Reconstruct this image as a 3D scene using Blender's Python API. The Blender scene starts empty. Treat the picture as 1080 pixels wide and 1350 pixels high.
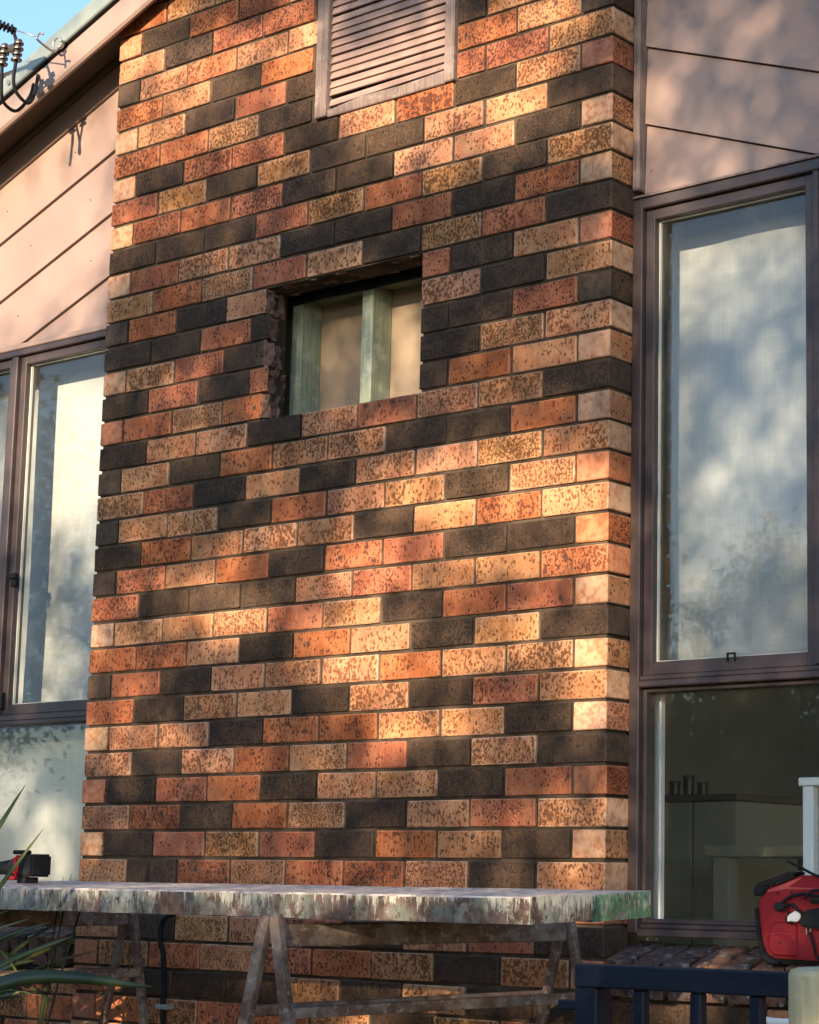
import bpy, bmesh, math, random
import numpy as np
from mathutils import Vector, Matrix
random.seed(7)
sc = bpy.context.scene
C = sc.collection
R = math.radians

# ------------------------------------------------------------------ camera, sky, sun, exposure
cam_d = bpy.data.cameras.new('camera')
cam = bpy.data.objects.new('camera', cam_d); C.objects.link(cam)
rx = Vector((0.80218427, 0.59697367, 0.01108356)); ux = Vector((0.08433438, -0.13166235, 0.98770073)); fx = Vector((-0.59109062, 0.79138326, 0.15596287))
ux0 = rx.cross(fx).normalized(); fx.normalize(); rx.normalize()
M = Matrix((rx, ux0, -fx)).transposed().to_4x4()
M.translation = Vector((3.2286, -4.36224, 0.04178))
cam.matrix_world = M
cam_d.sensor_fit = 'AUTO'; cam_d.sensor_width = 36
cam_d.lens = 2661.33 * 36 / 1350
cam_d.shift_x = -250 / 1350; cam_d.shift_y = 58.78 / 1350
cam_d.clip_start = 0.05; cam_d.clip_end = 600
sc.camera = cam

SUN_AZ, SUN_EL = 15.0, 13.4          # degrees towards +x from the wall's normal (-y); elevation
world = bpy.data.worlds.new('World'); sc.world = world; world.use_nodes = True
wn = world.node_tree
for n in list(wn.nodes): wn.nodes.remove(n)
sky = wn.nodes.new('ShaderNodeTexSky'); sky.sky_type = 'NISHITA'; sky.sun_disc = False
sky.sun_elevation = R(SUN_EL); sky.sun_rotation = R(180 - SUN_AZ)
sky.air_density = 1.0; sky.dust_density = 0.4; sky.ozone_density = 2.5
bg = wn.nodes.new('ShaderNodeBackground'); bg.inputs['Strength'].default_value = 0.145
wo = wn.nodes.new('ShaderNodeOutputWorld')
wn.links.new(sky.outputs[0], bg.inputs[0]); wn.links.new(bg.outputs[0], wo.inputs[0])
to_sun = Vector((math.sin(R(SUN_AZ)) * math.cos(R(SUN_EL)), -math.cos(R(SUN_AZ)) * math.cos(R(SUN_EL)), math.sin(R(SUN_EL))))
sd = bpy.data.lights.new('sun', 'SUN'); sd.energy = 4.5; sd.angle = R(0.55); sd.color = (1.0, 0.80, 0.55)
sun = bpy.data.objects.new('sun', sd); C.objects.link(sun)
sun.rotation_euler = to_sun.to_track_quat('Z', 'Y').to_euler(); sun.location = (4, -14, 6)
sc.view_settings.view_transform = 'Standard'; sc.view_settings.look = 'None'
sc.view_settings.gamma = 1; sc.view_settings.use_curve_mapping = False
sc.view_settings.exposure = 1.42
sc.render.engine = 'CYCLES'
sc.cycles.max_bounces = 8; sc.cycles.transparent_max_bounces = 12

# ------------------------------------------------------------------ material helpers
class NT:
    def __init__(s, name):
        s.m = bpy.data.materials.new(name); s.m.use_nodes = True
        s.t = s.m.node_tree; s.n = s.t.nodes
        s.b = s.n['Principled BSDF']; s.o = s.n['Material Output']
        s.tc = s.n.new('ShaderNodeTexCoord'); s.oi = s.n.new('ShaderNodeObjectInfo')
    def link(s, a, b): s.t.links.new(a, b)
    def new(s, t, **k):
        n = s.n.new(t)
        for a, v in k.items(): setattr(n, a, v)
        return n
    def setin(s, sock, v):
        if isinstance(v, bpy.types.NodeSocket): s.link(v, sock)
        else: sock.default_value = v
    def math(s, op, a, b=None, c=None, clamp=False):
        n = s.new('ShaderNodeMath', operation=op, use_clamp=clamp)
        s.setin(n.inputs[0], a)
        if b is not None: s.setin(n.inputs[1], b)
        if c is not None: s.setin(n.inputs[2], c)
        return n.outputs[0]
    def vec(s, op, a, b=None):
        n = s.new('ShaderNodeVectorMath', operation=op); s.setin(n.inputs[0], a)
        if b is not None: s.setin(n.inputs[1], b)
        return n.outputs[0]
    def comb(s, x, y, z):
        n = s.new('ShaderNodeCombineXYZ')
        for i, v in enumerate((x, y, z)): s.setin(n.inputs[i], v)
        return n.outputs[0]
    def sep(s, v):
        n = s.new('ShaderNodeSeparateXYZ'); s.link(v, n.inputs[0]); return n.outputs
    def noise(s, v, scale, detail=4, rough=.55, dist=0):
        n = s.new('ShaderNodeTexNoise'); s.link(v, n.inputs['Vector'])
        n.inputs['Scale'].default_value = scale; n.inputs['Detail'].default_value = detail
        n.inputs['Roughness'].default_value = rough; n.inputs['Distortion'].default_value = dist
        return n.outputs['Fac']
    def voro(s, v, scale, rnd=1):
        n = s.new('ShaderNodeTexVoronoi'); s.link(v, n.inputs['Vector']); n.inputs['Scale'].default_value = scale
        n.inputs['Randomness'].default_value = rnd
        return n.outputs
    def ramp(s, f, lo, hi, a=0., b=1.):
        n = s.new('ShaderNodeMapRange', clamp=True); n.interpolation_type = 'SMOOTHSTEP'
        s.link(f, n.inputs[0]); n.inputs[1].default_value = lo; n.inputs[2].default_value = hi
        n.inputs[3].default_value = a; n.inputs[4].default_value = b
        return n.outputs[0]
    def mix(s, f, a, b, mode='MIX'):
        n = s.new('ShaderNodeMix', data_type='RGBA', blend_type=mode, clamp_factor=True)
        s.setin(n.inputs[0], f)
        s.setin(n.inputs[6], a if isinstance(a, bpy.types.NodeSocket) else (*a, 1))
        s.setin(n.inputs[7], b if isinstance(b, bpy.types.NodeSocket) else (*b, 1))
        return n.outputs[2]
    def bump(s, h, strength=.5, dist=.002, prev=None):
        n = s.new('ShaderNodeBump'); n.inputs['Strength'].default_value = strength; n.inputs['Distance'].default_value = dist
        s.link(h, n.inputs['Height'])
        if prev is not None: s.link(prev, n.inputs['Normal'])
        s.link(n.outputs[0], s.b.inputs['Normal']); return n.outputs[0]
    def obj_off(s):    # object coordinates shifted by a random amount for every object
        r = s.oi.outputs['Random']
        off = s.comb(s.math('MULTIPLY', r, 37.), s.math('MULTIPLY', r, 91.), s.math('MULTIPLY', r, 53.))
        return s.vec('ADD', s.tc.outputs['Object'], off)
    def col(s, c): s.setin(s.b.inputs['Base Color'], c if isinstance(c, bpy.types.NodeSocket) else (*c, 1))
    def set(s, rough=.8, spec=.3, metal=0.):
        s.b.inputs['Roughness'].default_value = rough; s.b.inputs['Specular IOR Level'].default_value = spec
        s.b.inputs['Metallic'].default_value = metal

def brick_mat(name, c1, c2, spk, spk_amt, edge=None, mott=None, big=0.3, fleck=None):
    t = NT(name); t.set(.88, .22)
    P = t.obj_off(); O = t.tc.outputs['Object']
    rnd = t.oi.outputs['Random']
    xyz = t.sep(O); nrm = t.sep(t.tc.outputs['Normal'])
    wn_ = t.new('ShaderNodeTexNoise'); t.link(P, wn_.inputs['Vector']); wn_.inputs['Scale'].default_value = 28; wob = wn_.outputs['Color']
    stretched = t.vec('MULTIPLY', t.vec('ADD', P, t.vec('MULTIPLY', wob, (.006, .006, .006))), (1.0, 1.0, .78))
    base = t.mix(t.ramp(t.noise(P, 11, 5, .6), .38, .62), c1, c2)
    base = t.mix(t.ramp(t.noise(t.vec('ADD', P, (7, 2, 5)), 5, 4, .6), .50, .72, 0, .45), base, tuple(c * .55 for c in c2))
    # drag streaks of the wire cut
    st = t.noise(t.vec('MULTIPLY', P, (1.6, 1.6, .25)), 60, 3, .6)
    base = t.mix(t.ramp(st, .35, .75, 0, .35), base, tuple(c * .62 for c in c2))
    head = t.ramp(t.math('ABSOLUTE', nrm[0]), .5, .8)          # header ends are smoother and plainer
    plain = t.math('SUBTRACT', 1., t.math('MULTIPLY', head, .5))
    if mott is not None:
        ex = t.ramp(t.math('ABSOLUTE', xyz[0]), .085, .108, 1, 0)
        ez = t.ramp(t.math('ABSOLUTE', xyz[2]), .020, .034, 1, 0)
        side = t.math('MULTIPLY', ex, ez)
        m = t.ramp(t.noise(stretched, 38, 5, .7), .40, .60)
        big_m = t.ramp(t.noise(P, 10, 2), .35, .60, .35, 1)
        f = t.math('MULTIPLY', t.math('MULTIPLY', m, big_m), t.math('MULTIPLY', side, plain))
        base = t.mix(t.math('MULTIPLY', f, .9), base, mott)
    # speckles: fine irregular iron spots, small drips and a few large burnt blots
    s1n = t.new('ShaderNodeTexNoise'); t.link(stretched, s1n.inputs['Vector']); s1n.inputs['Detail'].default_value = 3; s1n.inputs['Roughness'].default_value = .6
    t.link(t.math('MULTIPLY_ADD', t.math('FRACT', t.math('MULTIPLY', rnd, 71.3)), 85., 95.), s1n.inputs['Scale']); s1 = s1n.outputs['Fac']
    region = t.noise(P, 13, 3, .6)
    per = t.math('MULTIPLY_ADD', t.math('FRACT', t.math('MULTIPLY', rnd, 29.7)), .11, -.065)
    fa = t.math('ADD', t.math('ADD', s1, t.math('MULTIPLY', region, .30)), per)
    fine = t.ramp(fa, .762 - spk_amt * .14, .800 - spk_amt * .14)
    halo = t.ramp(fa, .675 - spk_amt * .14, .775 - spk_amt * .14)
    v = t.voro(t.vec('ADD', t.vec('MULTIPLY', P, (1, 1, .7)), t.comb(t.math('MULTIPLY', s1, .012), 0., t.math('MULTIPLY', region, .01))), 85)
    dots = t.math('MULTIPLY', t.ramp(v[0], .26, .38, 1, 0), t.ramp(t.sep(v[1])[0], 1 - spk_amt, 1 - spk_amt + .03))
    v2 = t.voro(P, 26)
    dots2 = t.math('MULTIPLY', t.ramp(t.math('ADD', v2[0], t.math('MULTIPLY', s1, .6)), .44, .54, 1, 0), t.ramp(t.sep(v2[1])[1], 1 - big * .3, 1 - big * .3 + .02))
    sp = t.math('MULTIPLY', t.math('MAXIMUM', t.math('MULTIPLY', dots, .85), t.math('MULTIPLY', fine, .85)), plain)
    base = t.mix(t.math('MULTIPLY', t.math('MULTIPLY', halo, .38), plain), base, tuple(c * k for c, k in zip(c2, (.62, .50, .38))))
    base = t.mix(sp, base, spk)
    base = t.mix(t.math('MULTIPLY', t.math('MULTIPLY', dots2, .85), plain), base, (.060, .040, .036))
    if fleck:
        fl = t.ramp(t.noise(P, 260, 2, .6), .60, .70, 0, .65)
        base = t.mix(fl, base, fleck)
    if edge is not None:      # pale arris
        ax = t.ramp(t.math('ABSOLUTE', xyz[0]), .109, .1135); az = t.ramp(t.math('ABSOLUTE', xyz[2]), .0335, .037)
        e = t.math('MULTIPLY', t.math('MAXIMUM', ax, az), t.ramp(t.noise(P, 45, 3), .35, .6, .15, .8))
        base = t.mix(t.math('MULTIPLY', e, .8), base, edge)
    hs = t.new('ShaderNodeHueSaturation'); t.link(base, hs.inputs['Color'])
    r2 = t.math('FRACT', t.math('MULTIPLY', rnd, 17.31)); r3 = t.math('FRACT', t.math('MULTIPLY', rnd, 53.7))
    t.link(t.math('MULTIPLY_ADD', r2, .007, .4965), hs.inputs['Hue'])
    t.link(t.math('MULTIPLY_ADD', r3, .34, .80), hs.inputs['Value'])
    t.link(t.math('MULTIPLY_ADD', r2, .07, .965), hs.inputs['Saturation'])
    t.col(hs.outputs[0])
    h = t.math('SUBTRACT', t.math('MULTIPLY', t.noise(stretched, 160, 5, .7), .8), t.math('MULTIPLY', sp, .55))
    n1 = t.bump(t.noise(P, 22, 3), .35, .004)
    t.bump(h, .75, .0022, n1)
    return t.m

BM = {
 'L': brick_mat('brick_cream_pink', (.56, .272, .138), (.45, .182, .088), (.115, .043, .017), .46, (.66, .42, .28)),
 'O': brick_mat('brick_orange_red', (.47, .168, .078), (.35, .104, .046), (.080, .028, .017), .36, (.58, .25, .14), big=1.3),
 'T': brick_mat('brick_tan_mottled', (.57, .288, .142), (.45, .198, .090), (.095, .038, .015), .58, (.68, .44, .29), mott=(.27, .115, .040)),
 'D': brick_mat('brick_charcoal', (.088, .050, .029), (.050, .030, .020), (.022, .016, .014), .25, (.095, .065, .048), big=.1, fleck=(.21, .15, .105)),
}

def simple(name, c, rough=.7, spec=.3, metal=0., nscale=0, c2=None, bump=0., bdist=.002, stretch=None, bs=None):
    t = NT(name); t.set(rough, spec, metal)
    P = t.tc.outputs['Object']
    if stretch: P = t.vec('MULTIPLY', P, stretch)
    if c2 is not None:
        t.col(t.mix(t.ramp(t.noise(P, nscale or 8, 6, .6), .35, .65), c, c2))
    else: t.col(c)
    if bump: t.bump(t.noise(P, bs or (nscale or 20) * 3, 5, .65), bump, bdist)
    return t.m

def mortar_mat():
    t = NT('mortar_dark'); t.set(.95, .1)
    P = t.tc.outputs['Object']
    c = t.mix(t.ramp(t.noise(P, 6, 5), .4, .62), (.050, .036, .026), (.105, .077, .057))
    c = t.mix(t.ramp(t.noise(P, 130, 3), .6, .72, 0, .4), c, (.12, .10, .08))
    t.col(c); t.bump(t.noise(P, 180, 4, .7), .9, .003); return t.m
MORTAR = mortar_mat()

def cladding_mat():
    t = NT('cladding_painted_board'); t.set(.48, .35)
    P = t.tc.outputs['Object']
    c = t.mix(t.ramp(t.noise(P, 2.3, 5, .6), .35, .68), (.315, .220, .188), (.270, .184, .160))
    c = t.mix(t.ramp(t.noise(t.vec('MULTIPLY', P, (1, 1, .18)), 26, 5, .6), .56, .80, 0, .35), c, (.30, .21, .185))
    c = t.mix(t.ramp(t.noise(P, 180, 2), .68, .76, 0, .4), c, (.22, .15, .13))
    t.col(c); t.bump(t.noise(P, 60, 5, .7), .10, .002); return t.m
CLAD = cladding_mat()

def wood_grey(name, c1, c2, c3, axis=2, rough=.85):
    t = NT(name); t.set(rough, .2)
    P = t.tc.outputs['Object']
    s = [9., 9., 9.]; s[axis] = .55
    g = t.noise(t.vec('MULTIPLY', P, tuple(s)), 9, 6, .65, .6)
    c = t.mix(t.ramp(g, .35, .6), c1, c2)
    c = t.mix(t.ramp(t.noise(P, 14, 5, .7), .50, .68, 0, .8), c, c3)
    t.col(c); t.bump(g, .5, .002); return t.m
TRIM = wood_grey('weathered_painted_timber', (.24, .175, .155), (.16, .12, .11), (.32, .25, .225))
SLAT = wood_grey('louvre_slat_paint', (.35, .235, .20), (.27, .18, .155), (.22, .15, .13), axis=0, rough=.6)
GREEN = wood_grey('treated_pine_green', (.31, .35, .27), (.23, .26, .19), (.44, .47, .38), axis=2, rough=.7)
GREENX = wood_grey('treated_pine_plate', (.24, .26, .17), (.17, .19, .12), (.28, .30, .2), axis=0, rough=.75)  # darker copy of the stud pine, recess shade put into its colour
PLYM = simple('plywood_tan', (.37, .275, .195), .7, .2, nscale=5, c2=(.28, .205, .145), bump=.25, stretch=(1, 1, .35))

def alu_mat():
    t = NT('bronze_aluminium'); t.set(.38, .5)
    P = t.tc.outputs['Object']
    c = t.mix(t.ramp(t.noise(P, 5, 5), .4, .7), (.048, .033, .034), (.066, .045, .045))
    c = t.mix(t.ramp(t.noise(t.vec('MULTIPLY', P, (1, 1, .3)), 40, 5, .7), .62, .8, 0, .5), c, (.12, .09, .085))
    t.col(c); t.link(t.ramp(t.noise(P, 20, 4), .3, .7, .38, .6), t.b.inputs['Roughness']); return t.m
ALU = alu_mat()
ALULIGHT = simple('aluminium_bead_pale', (.50, .50, .46), .4, .5)
SASHGREY = simple('grey_aluminium', (.30, .30, .29), .45, .5)
BLACKP = simple('black_plastic', (.010, .010, .012), .6, .15, nscale=30, c2=(.018, .018, .020))
RUBBER = simple('black_cable_rubber', (.012, .012, .014), .6, .15)
REDP = simple('red_plastic', (.30, .008, .018), .5, .2, nscale=14, c2=(.24, .009, .018), bump=.08)
REDL = simple('red_plastic_ridge', (.40, .03, .045), .4, .5)
WHITEP = simple('white_plastic', (.72, .70, .66), .45, .4)
NAVY = simple('navy_black_paint', (.006, .010, .022), .4, .22, nscale=18, c2=(.010, .015, .028), bump=.1)
GALV = simple('galvanised_steel', (.42, .43, .40), .42, .5, .6, nscale=24, c2=(.30, .31, .30), bump=.15)
CAPM = simple('grey_roof_flashing', (.30, .33, .30), .42, .5, 0.2, nscale=6, c2=(.25, .28, .26), bump=.08)
ROOFM = simple('grey_roof_sheet', (.22, .24, .24), .5, .4, 0.2, nscale=6, c2=(.18, .2, .2))
SOFF = simple('brown_soffit_paint', (.12, .080, .060), .65, .2, nscale=5, c2=(.09, .06, .045))
FASC = cladding_mat(); FASC.name = 'fascia_pink_paint'
NAILM = simple('rusty_nail', (.12, .05, .03), .7)
PORC = simple('brown_porcelain', (.045, .035, .03), .3, .6)
POSTM = wood_grey('pale_pine_post', (.50, .45, .29), (.43, .38, .24), (.56, .52, .38), axis=2)
WALLIN = simple('interior_wall_paint', (.36, .36, .30), .8, .2, nscale=3, c2=(.31, .31, .26))
FLOORIN = simple('interior_floor', (.16, .11, .07), .6, .3, nscale=4, c2=(.12, .08, .05))
WHITEW = simple('white_painted_joinery', (.75, .77, .78), .5, .35, nscale=5, c2=(.68, .70, .71))
CARD = simple('brown_cardboard', (.38, .21, .10), .8, .2, nscale=6, c2=(.33, .18, .085))
TEAL = simple('teal_plastic', (.01, .15, .13), .5)
JARM = simple('dark_jar', (.05, .03, .025), .3, .5)
BROWNW = simple('brown_bench_timber', (.10, .07, .055), .6)

def rust_mat():
    t = NT('rusty_painted_steel'); t.set(.8, .3, .15)
    P = t.tc.outputs['Object']
    c = t.mix(t.ramp(t.noise(P, 12, 6, .7), .40, .62), (.12, .068, .050), (.24, .18, .15))
    c = t.mix(t.ramp(t.noise(P, 34, 6, .75), .53, .66, 0, .6), c, (.42, .36, .30))
    c = t.mix(t.ramp(t.noise(t.vec('ADD', P, (5, 3, 1)), 24, 5, .7), .58, .7, 0, .9), c, (.06, .038, .03))
    t.col(c); t.bump(t.noise(P, 90, 6, .75), .8, .003); return t.m
RUST = rust_mat()

def plank_mat():
    t = NT('paint_splattered_plank'); t.set(.8, .3)
    P = t.tc.outputs['Object']; xyz = t.sep(P)
    drip = t.vec('MULTIPLY', P, (1.0, 1.0, .62)); zone = t.noise(P, 3.1, 2)
    c = t.mix(t.ramp(t.noise(P, 20, 6, .7), .4, .62), (.075, .045, .036), (.15, .10, .085))
    m1 = t.ramp(t.math('ADD', t.noise(drip, 22, 7, .78, .6), t.math('MULTIPLY', zone, .6)), .80, .88)
    runs = t.vec('MULTIPLY', P, (1.0, 1.0, .12))
    c = t.mix(t.math('MULTIPLY', m1, .92), c, (.30, .285, .245))
    m2 = t.ramp(t.math('ADD', t.math('ADD', t.noise(t.vec('ADD', runs, (3, 7, 0)), 70, 5, .75), t.math('MULTIPLY', xyz[2], 4.)), t.math('MULTIPLY', zone, .45)), .62, .72)
    c = t.mix(t.math('MULTIPLY', m2, .9), c, (.55, .51, .43))
    m3 = t.ramp(t.noise(t.vec('ADD', drip, (9, 1, 4)), 18, 6, .75), .52, .60)
    c = t.mix(t.math('MULTIPLY', m3, .8), c, (.15, .165, .145))
    m4 = t.ramp(t.noise(t.vec('ADD', drip, (2, 2, 8)), 44, 6, .8), .57, .64)
    c = t.mix(m4, c, (.05, .032, .028))
    # green paint slopped over the right end
    g = t.math('MULTIPLY', t.ramp(t.math('ADD', xyz[0], t.math('MULTIPLY', t.noise(drip, 30, 5, .7), .05)), .44, .455), t.ramp(xyz[1], -.648, -.640))
    g = t.math('MULTIPLY', g, t.ramp(t.noise(drip, 50, 6, .8), .42, .52))
    c = t.mix(t.math('MULTIPLY', g, .78), c, t.mix(t.ramp(t.noise(P, 60, 5, .7), .4, .6), (.10, .27, .13), (.045, .13, .06)))
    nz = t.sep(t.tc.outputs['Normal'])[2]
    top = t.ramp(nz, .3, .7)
    c = t.mix(top, c, t.mix(t.ramp(t.noise(P, 30, 6, .7), .42, .58), (.72, .62, .55), (.36, .29, .25)))  # pale top: sun and sky light put into the colour along with paint
    t.col(c); t.bump(t.noise(drip, 55, 7, .75), .9, .005); return t.m
PLANK = plank_mat()

def sill_mat():
    t = NT('worn_sill_brick'); t.set(.9, .2)
    P = t.obj_off()
    c = t.mix(t.ramp(t.noise(P, 9, 3), .4, .6), (.20, .095, .06), (.10, .07, .06))
    c = t.mix(t.ramp(t.noise(P, 26, 6, .75), .50, .60, 0, .95), c, (.028, .023, .022))
    c = t.mix(t.ramp(t.noise(t.vec('ADD', P, (4, 4, 4)), 34, 6, .75), .54, .62, 0, .8), c, (.27, .26, .25))
    t.col(c); t.bump(t.noise(P, 60, 6, .75), 1., .006); return t.m
SILLB = sill_mat()

def blind_mat():
    t = NT('woven_blind_fabric'); t.set(.8, .15)
    P = t.tc.outputs['Object']
    w1 = t.noise(t.vec('MULTIPLY', P, (1, 1, 40)), 7, 4, .7)
    w2 = t.noise(t.vec('MULTIPLY', P, (40, 1, 1)), 6, 4, .7)
    f = t.math('MULTIPLY', t.math('ADD', w1, w2), .5)
    c = t.mix(t.ramp(f, .35, .65), (.47, .485, .485), (.58, .59, .58))
    t.col(c); t.bump(f, .35, .001)
    tr = t.new('ShaderNodeBsdfTranslucent'); tr.inputs[0].default_value = (.5, .52, .5, 1)
    mx = t.new('ShaderNodeMixShader'); mx.inputs[0].default_value = .2
    t.link(t.b.outputs[0], mx.inputs[1]); t.link(tr.outputs[0], mx.inputs[2]); t.link(mx.outputs[0], t.o.inputs[0])
    return t.m
BLIND = blind_mat()

def glass_mat():
    t = NT('window_glass')
    tr = t.new('ShaderNodeBsdfTransparent'); tr.inputs[0].default_value = (.95, .96, .957, 1)
    gl = t.new('ShaderNodeBsdfGlossy'); gl.inputs['Roughness'].default_value = .015
    df = t.new('ShaderNodeBsdfDiffuse'); df.inputs[0].default_value = (.5, .5, .46, 1)
    fr = t.new('ShaderNodeFresnel'); fr.inputs[0].default_value = 1.55
    P = t.tc.outputs['Object']
    bn = t.new('ShaderNodeBump'); bn.inputs['Strength'].default_value = .12; bn.inputs['Distance'].default_value = .004
    t.link(t.noise(P, 1.6, 2), bn.inputs['Height']); t.link(bn.outputs[0], gl.inputs['Normal'])
    geo = t.new('ShaderNodeNewGeometry'); front = t.math('SUBTRACT', 1., geo.outputs['Backfacing'])
    mx = t.new('ShaderNodeMixShader'); t.link(t.math('MULTIPLY', t.math('MULTIPLY', fr.outputs[0], 1.4), front), mx.inputs[0])
    t.link(tr.outputs[0], mx.inputs[1]); t.link(gl.outputs[0], mx.inputs[2])
    dirt_haze = t.ramp(t.noise(P, 90, 3, .6), .70, .78, 0.0, .22)
    dirt_haze = t.math('ADD', dirt_haze, t.ramp(t.noise(P, 7, 6, .75), .5, .8, .022, .08))  # constant floor adds an even painted haze that lifts the dark panes
    m2 = t.new('ShaderNodeMixShader'); t.link(t.math('MULTIPLY', dirt_haze, front), m2.inputs[0])
    t.link(mx.outputs[0], m2.inputs[1]); t.link(df.outputs[0], m2.inputs[2]); t.link(m2.outputs[0], t.o.inputs[0])
    return t.m
GLASS = glass_mat()

def leaf_mat(name, c1, c2, rough=.5, trans=.3):
    t = NT(name); t.set(rough, .35)
    P = t.tc.outputs['Object']
    c = t.mix(t.ramp(t.noise(P, 3.1, 4), .35, .65), c1, c2); t.col(c)
    tr = t.new('ShaderNodeBsdfTranslucent'); t.link(c, tr.inputs[0])
    mx = t.new('ShaderNodeMixShader'); mx.inputs[0].default_value = trans
    t.link(t.b.outputs[0], mx.inputs[1]); t.link(tr.outputs[0], mx.inputs[2]); t.link(mx.outputs[0], t.o.inputs[0])
    return t.m
LEAF = leaf_mat('gum_leaves', (.055, .085, .035), (.09, .11, .05))
BLADE = leaf_mat('strap_leaf_green', (.060, .085, .025), (.12, .13, .045), .4, .15)
BLADED = leaf_mat('strap_leaf_dark', (.030, .045, .018), (.05, .065, .025), .35, .1)
BLADEY = leaf_mat('strap_leaf_dry', (.26, .20, .12), (.16, .12, .07), .7, .15)
BARK = simple('gum_bark', (.22, .17, .13), .9, .1, nscale=6, c2=(.12, .09, .07), bump=.8, bdist=.02, stretch=(1, 1, .3))
GRASS = simple('lawn_ground', (.050, .070, .022), .95, .1, nscale=3, c2=(.09, .085, .04), bump=.8, bdist=.02, bs=60)
CONC = simple('low_bounce_paving', (.10, .085, .07), .95, .1, nscale=3, c2=(.06, .05, .04), bump=.3)  # unseen path coloured dark to cut light bounced up onto undersides
PALING = wood_grey('fence_paling_timber', (.20, .17, .14), (.14, .12, .10), (.26, .23, .2))

CRUST = simple('brick_dust_mortar', (.26, .150, .115), .95, .1, nscale=40, c2=(.13, .08, .065), bump=.9, bdist=.004)
# ------------------------------------------------------------------ mesh helpers
class MB:
    def __init__(s): s.v = []; s.f = []
    def quadbox(s, c8):
        b = len(s.v); s.v += [tuple(p) for p in c8]
        s.f += [tuple(b + i for i in q) for q in ((0, 3, 2, 1), (4, 5, 6, 7), (0, 1, 5, 4), (1, 2, 6, 5), (2, 3, 7, 6), (3, 0, 4, 7))]
        return s
    def box(s, x0, x1, y0, y1, z0, z1):
        return s.quadbox([(x0, y0, z0), (x1, y0, z0), (x1, y1, z0), (x0, y1, z0), (x0, y0, z1), (x1, y0, z1), (x1, y1, z1), (x0, y1, z1)])
    def bar(s, a, b, w, h, up=(0, 0, 1)):
        a = Vector(a); b = Vector(b); d = (b - a).normalized()
        sd_ = d.cross(Vector(up)).normalized(); u_ = sd_.cross(d).normalized()
        q = []
        for p in (a, b):
            for i, j in ((-1, -1), (1, -1), (1, 1), (-1, 1)): q.append(p + sd_ * (w / 2 * i) + u_ * (h / 2 * j))
        return s.quadbox(q)
    def prism_y(s, poly, y0, y1, yf=None):      # poly in (x,z), extruded along y; yf(x,z) gives a front offset
        n = len(poly); b = len(s.v)
        for x, z in poly: s.v.append((x, y0 + (yf(x, z) if yf else 0), z))
        for x, z in poly: s.v.append((x, y1, z))
        s.f.append(tuple(range(b, b + n))); s.f.append(tuple(range(b + 2 * n - 1, b + n - 1, -1)))
        for i in range(n):
            j = (i + 1) % n; s.f.append((b + i, b + n + i, b + n + j, b + j))
        return s
    def tube(s, pts, r, n=8):
        pts = [Vector(p) for p in pts]; rs = r if isinstance(r, (list, tuple)) else [r] * len(pts)
        b = len(s.v); prev = None
        for i, p in enumerate(pts):
            d = (pts[min(i + 1, len(pts) - 1)] - pts[max(i - 1, 0)]).normalized()
            a = Vector((0, 0, 1)) if abs(d.z) < .9 else Vector((1, 0, 0))
            if prev is not None: a = prev
            e1 = (a - d * a.dot(d)).normalized(); e2 = d.cross(e1); prev = e1
            for k in range(n):
                t = 2 * math.pi * k / n; s.v.append(tuple(p + (e1 * math.cos(t) + e2 * math.sin(t)) * rs[i]))
        for i in range(len(pts) - 1):
            for k in range(n):
                k2 = (k + 1) % n
                s.f.append((b + i * n + k, b + i * n + k2, b + (i + 1) * n + k2, b + (i + 1) * n + k))
        s.f.append(tuple(b + k for k in range(n - 1, -1, -1))); e = b + (len(pts) - 1) * n
        s.f.append(tuple(e + k for k in range(n)))
        return s
    def build(s, name, m, parent=None, bevel=0., seg=1, smooth=False, jit=0., fix=True):
        me = bpy.data.meshes.new(name); me.from_pydata(s.v, [], s.f); me.update()
        if bevel or fix or jit:
            bm = bmesh.new(); bm.from_mesh(me)
            bmesh.ops.recalc_face_normals(bm, faces=bm.faces)
            if bevel: bmesh.ops.bevel(bm, geom=[e for e in bm.edges if e.is_manifold and e.calc_face_angle(0) > .5], offset=bevel, segments=seg, affect='EDGES', clamp_overlap=True)
            if jit:
                for v in bm.verts: v.co += Vector([random.uniform(-jit, jit) for _ in range(3)])
            bm.to_mesh(me); bm.free()
        if smooth:
            for p in me.polygons: p.use_smooth = True
        me.materials.append(m)
        o = bpy.data.objects.new(name, me); C.objects.link(o)
        if parent is not None: put(o, parent)
        return o

ROOT = {}
def root_loc(p): return ROOT[p.name] if p.name in ROOT else Vector((0, 0, 0))
def put(o, parent):          # parent keeps world coordinates
    o.parent = parent
    o.location = o.location - root_loc(parent)
def thing(name, label, cat, loc=(0, 0, 0), group=None):
    o = bpy.data.objects.new(name, None); C.objects.link(o); o.location = loc; o.empty_display_size = .1
    ROOT[o.name] = Vector(loc); o['label'] = label; o['category'] = cat
    if group: o['group'] = group
    return o
def tag(o, label=None, cat=None, group=None, kind=None):
    if label: o['label'] = label
    if cat: o['category'] = cat
    if group: o['group'] = group
    if kind: o['kind'] = kind
    return o
def part(mb, name, m, parent, **k): return mb.build(name, m, parent, **k)
def bezier(pts, n=10):      # Catmull-Rom through points
    P = [Vector(p) for p in pts]; out = []
    for i in range(len(P) - 1):
        p0 = P[max(i - 1, 0)]; p1 = P[i]; p2 = P[i + 1]; p3 = P[min(i + 2, len(P) - 1)]
        for k in range(n):
            t = k / n
            out.append(.5 * ((2 * p1) + (-p0 + p2) * t + (2 * p0 - 5 * p1 + 4 * p2 - p3) * t * t + (-p0 + 3 * p1 - 3 * p2 + p3) * t ** 3))
    out.append(P[-1]); return out

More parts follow.
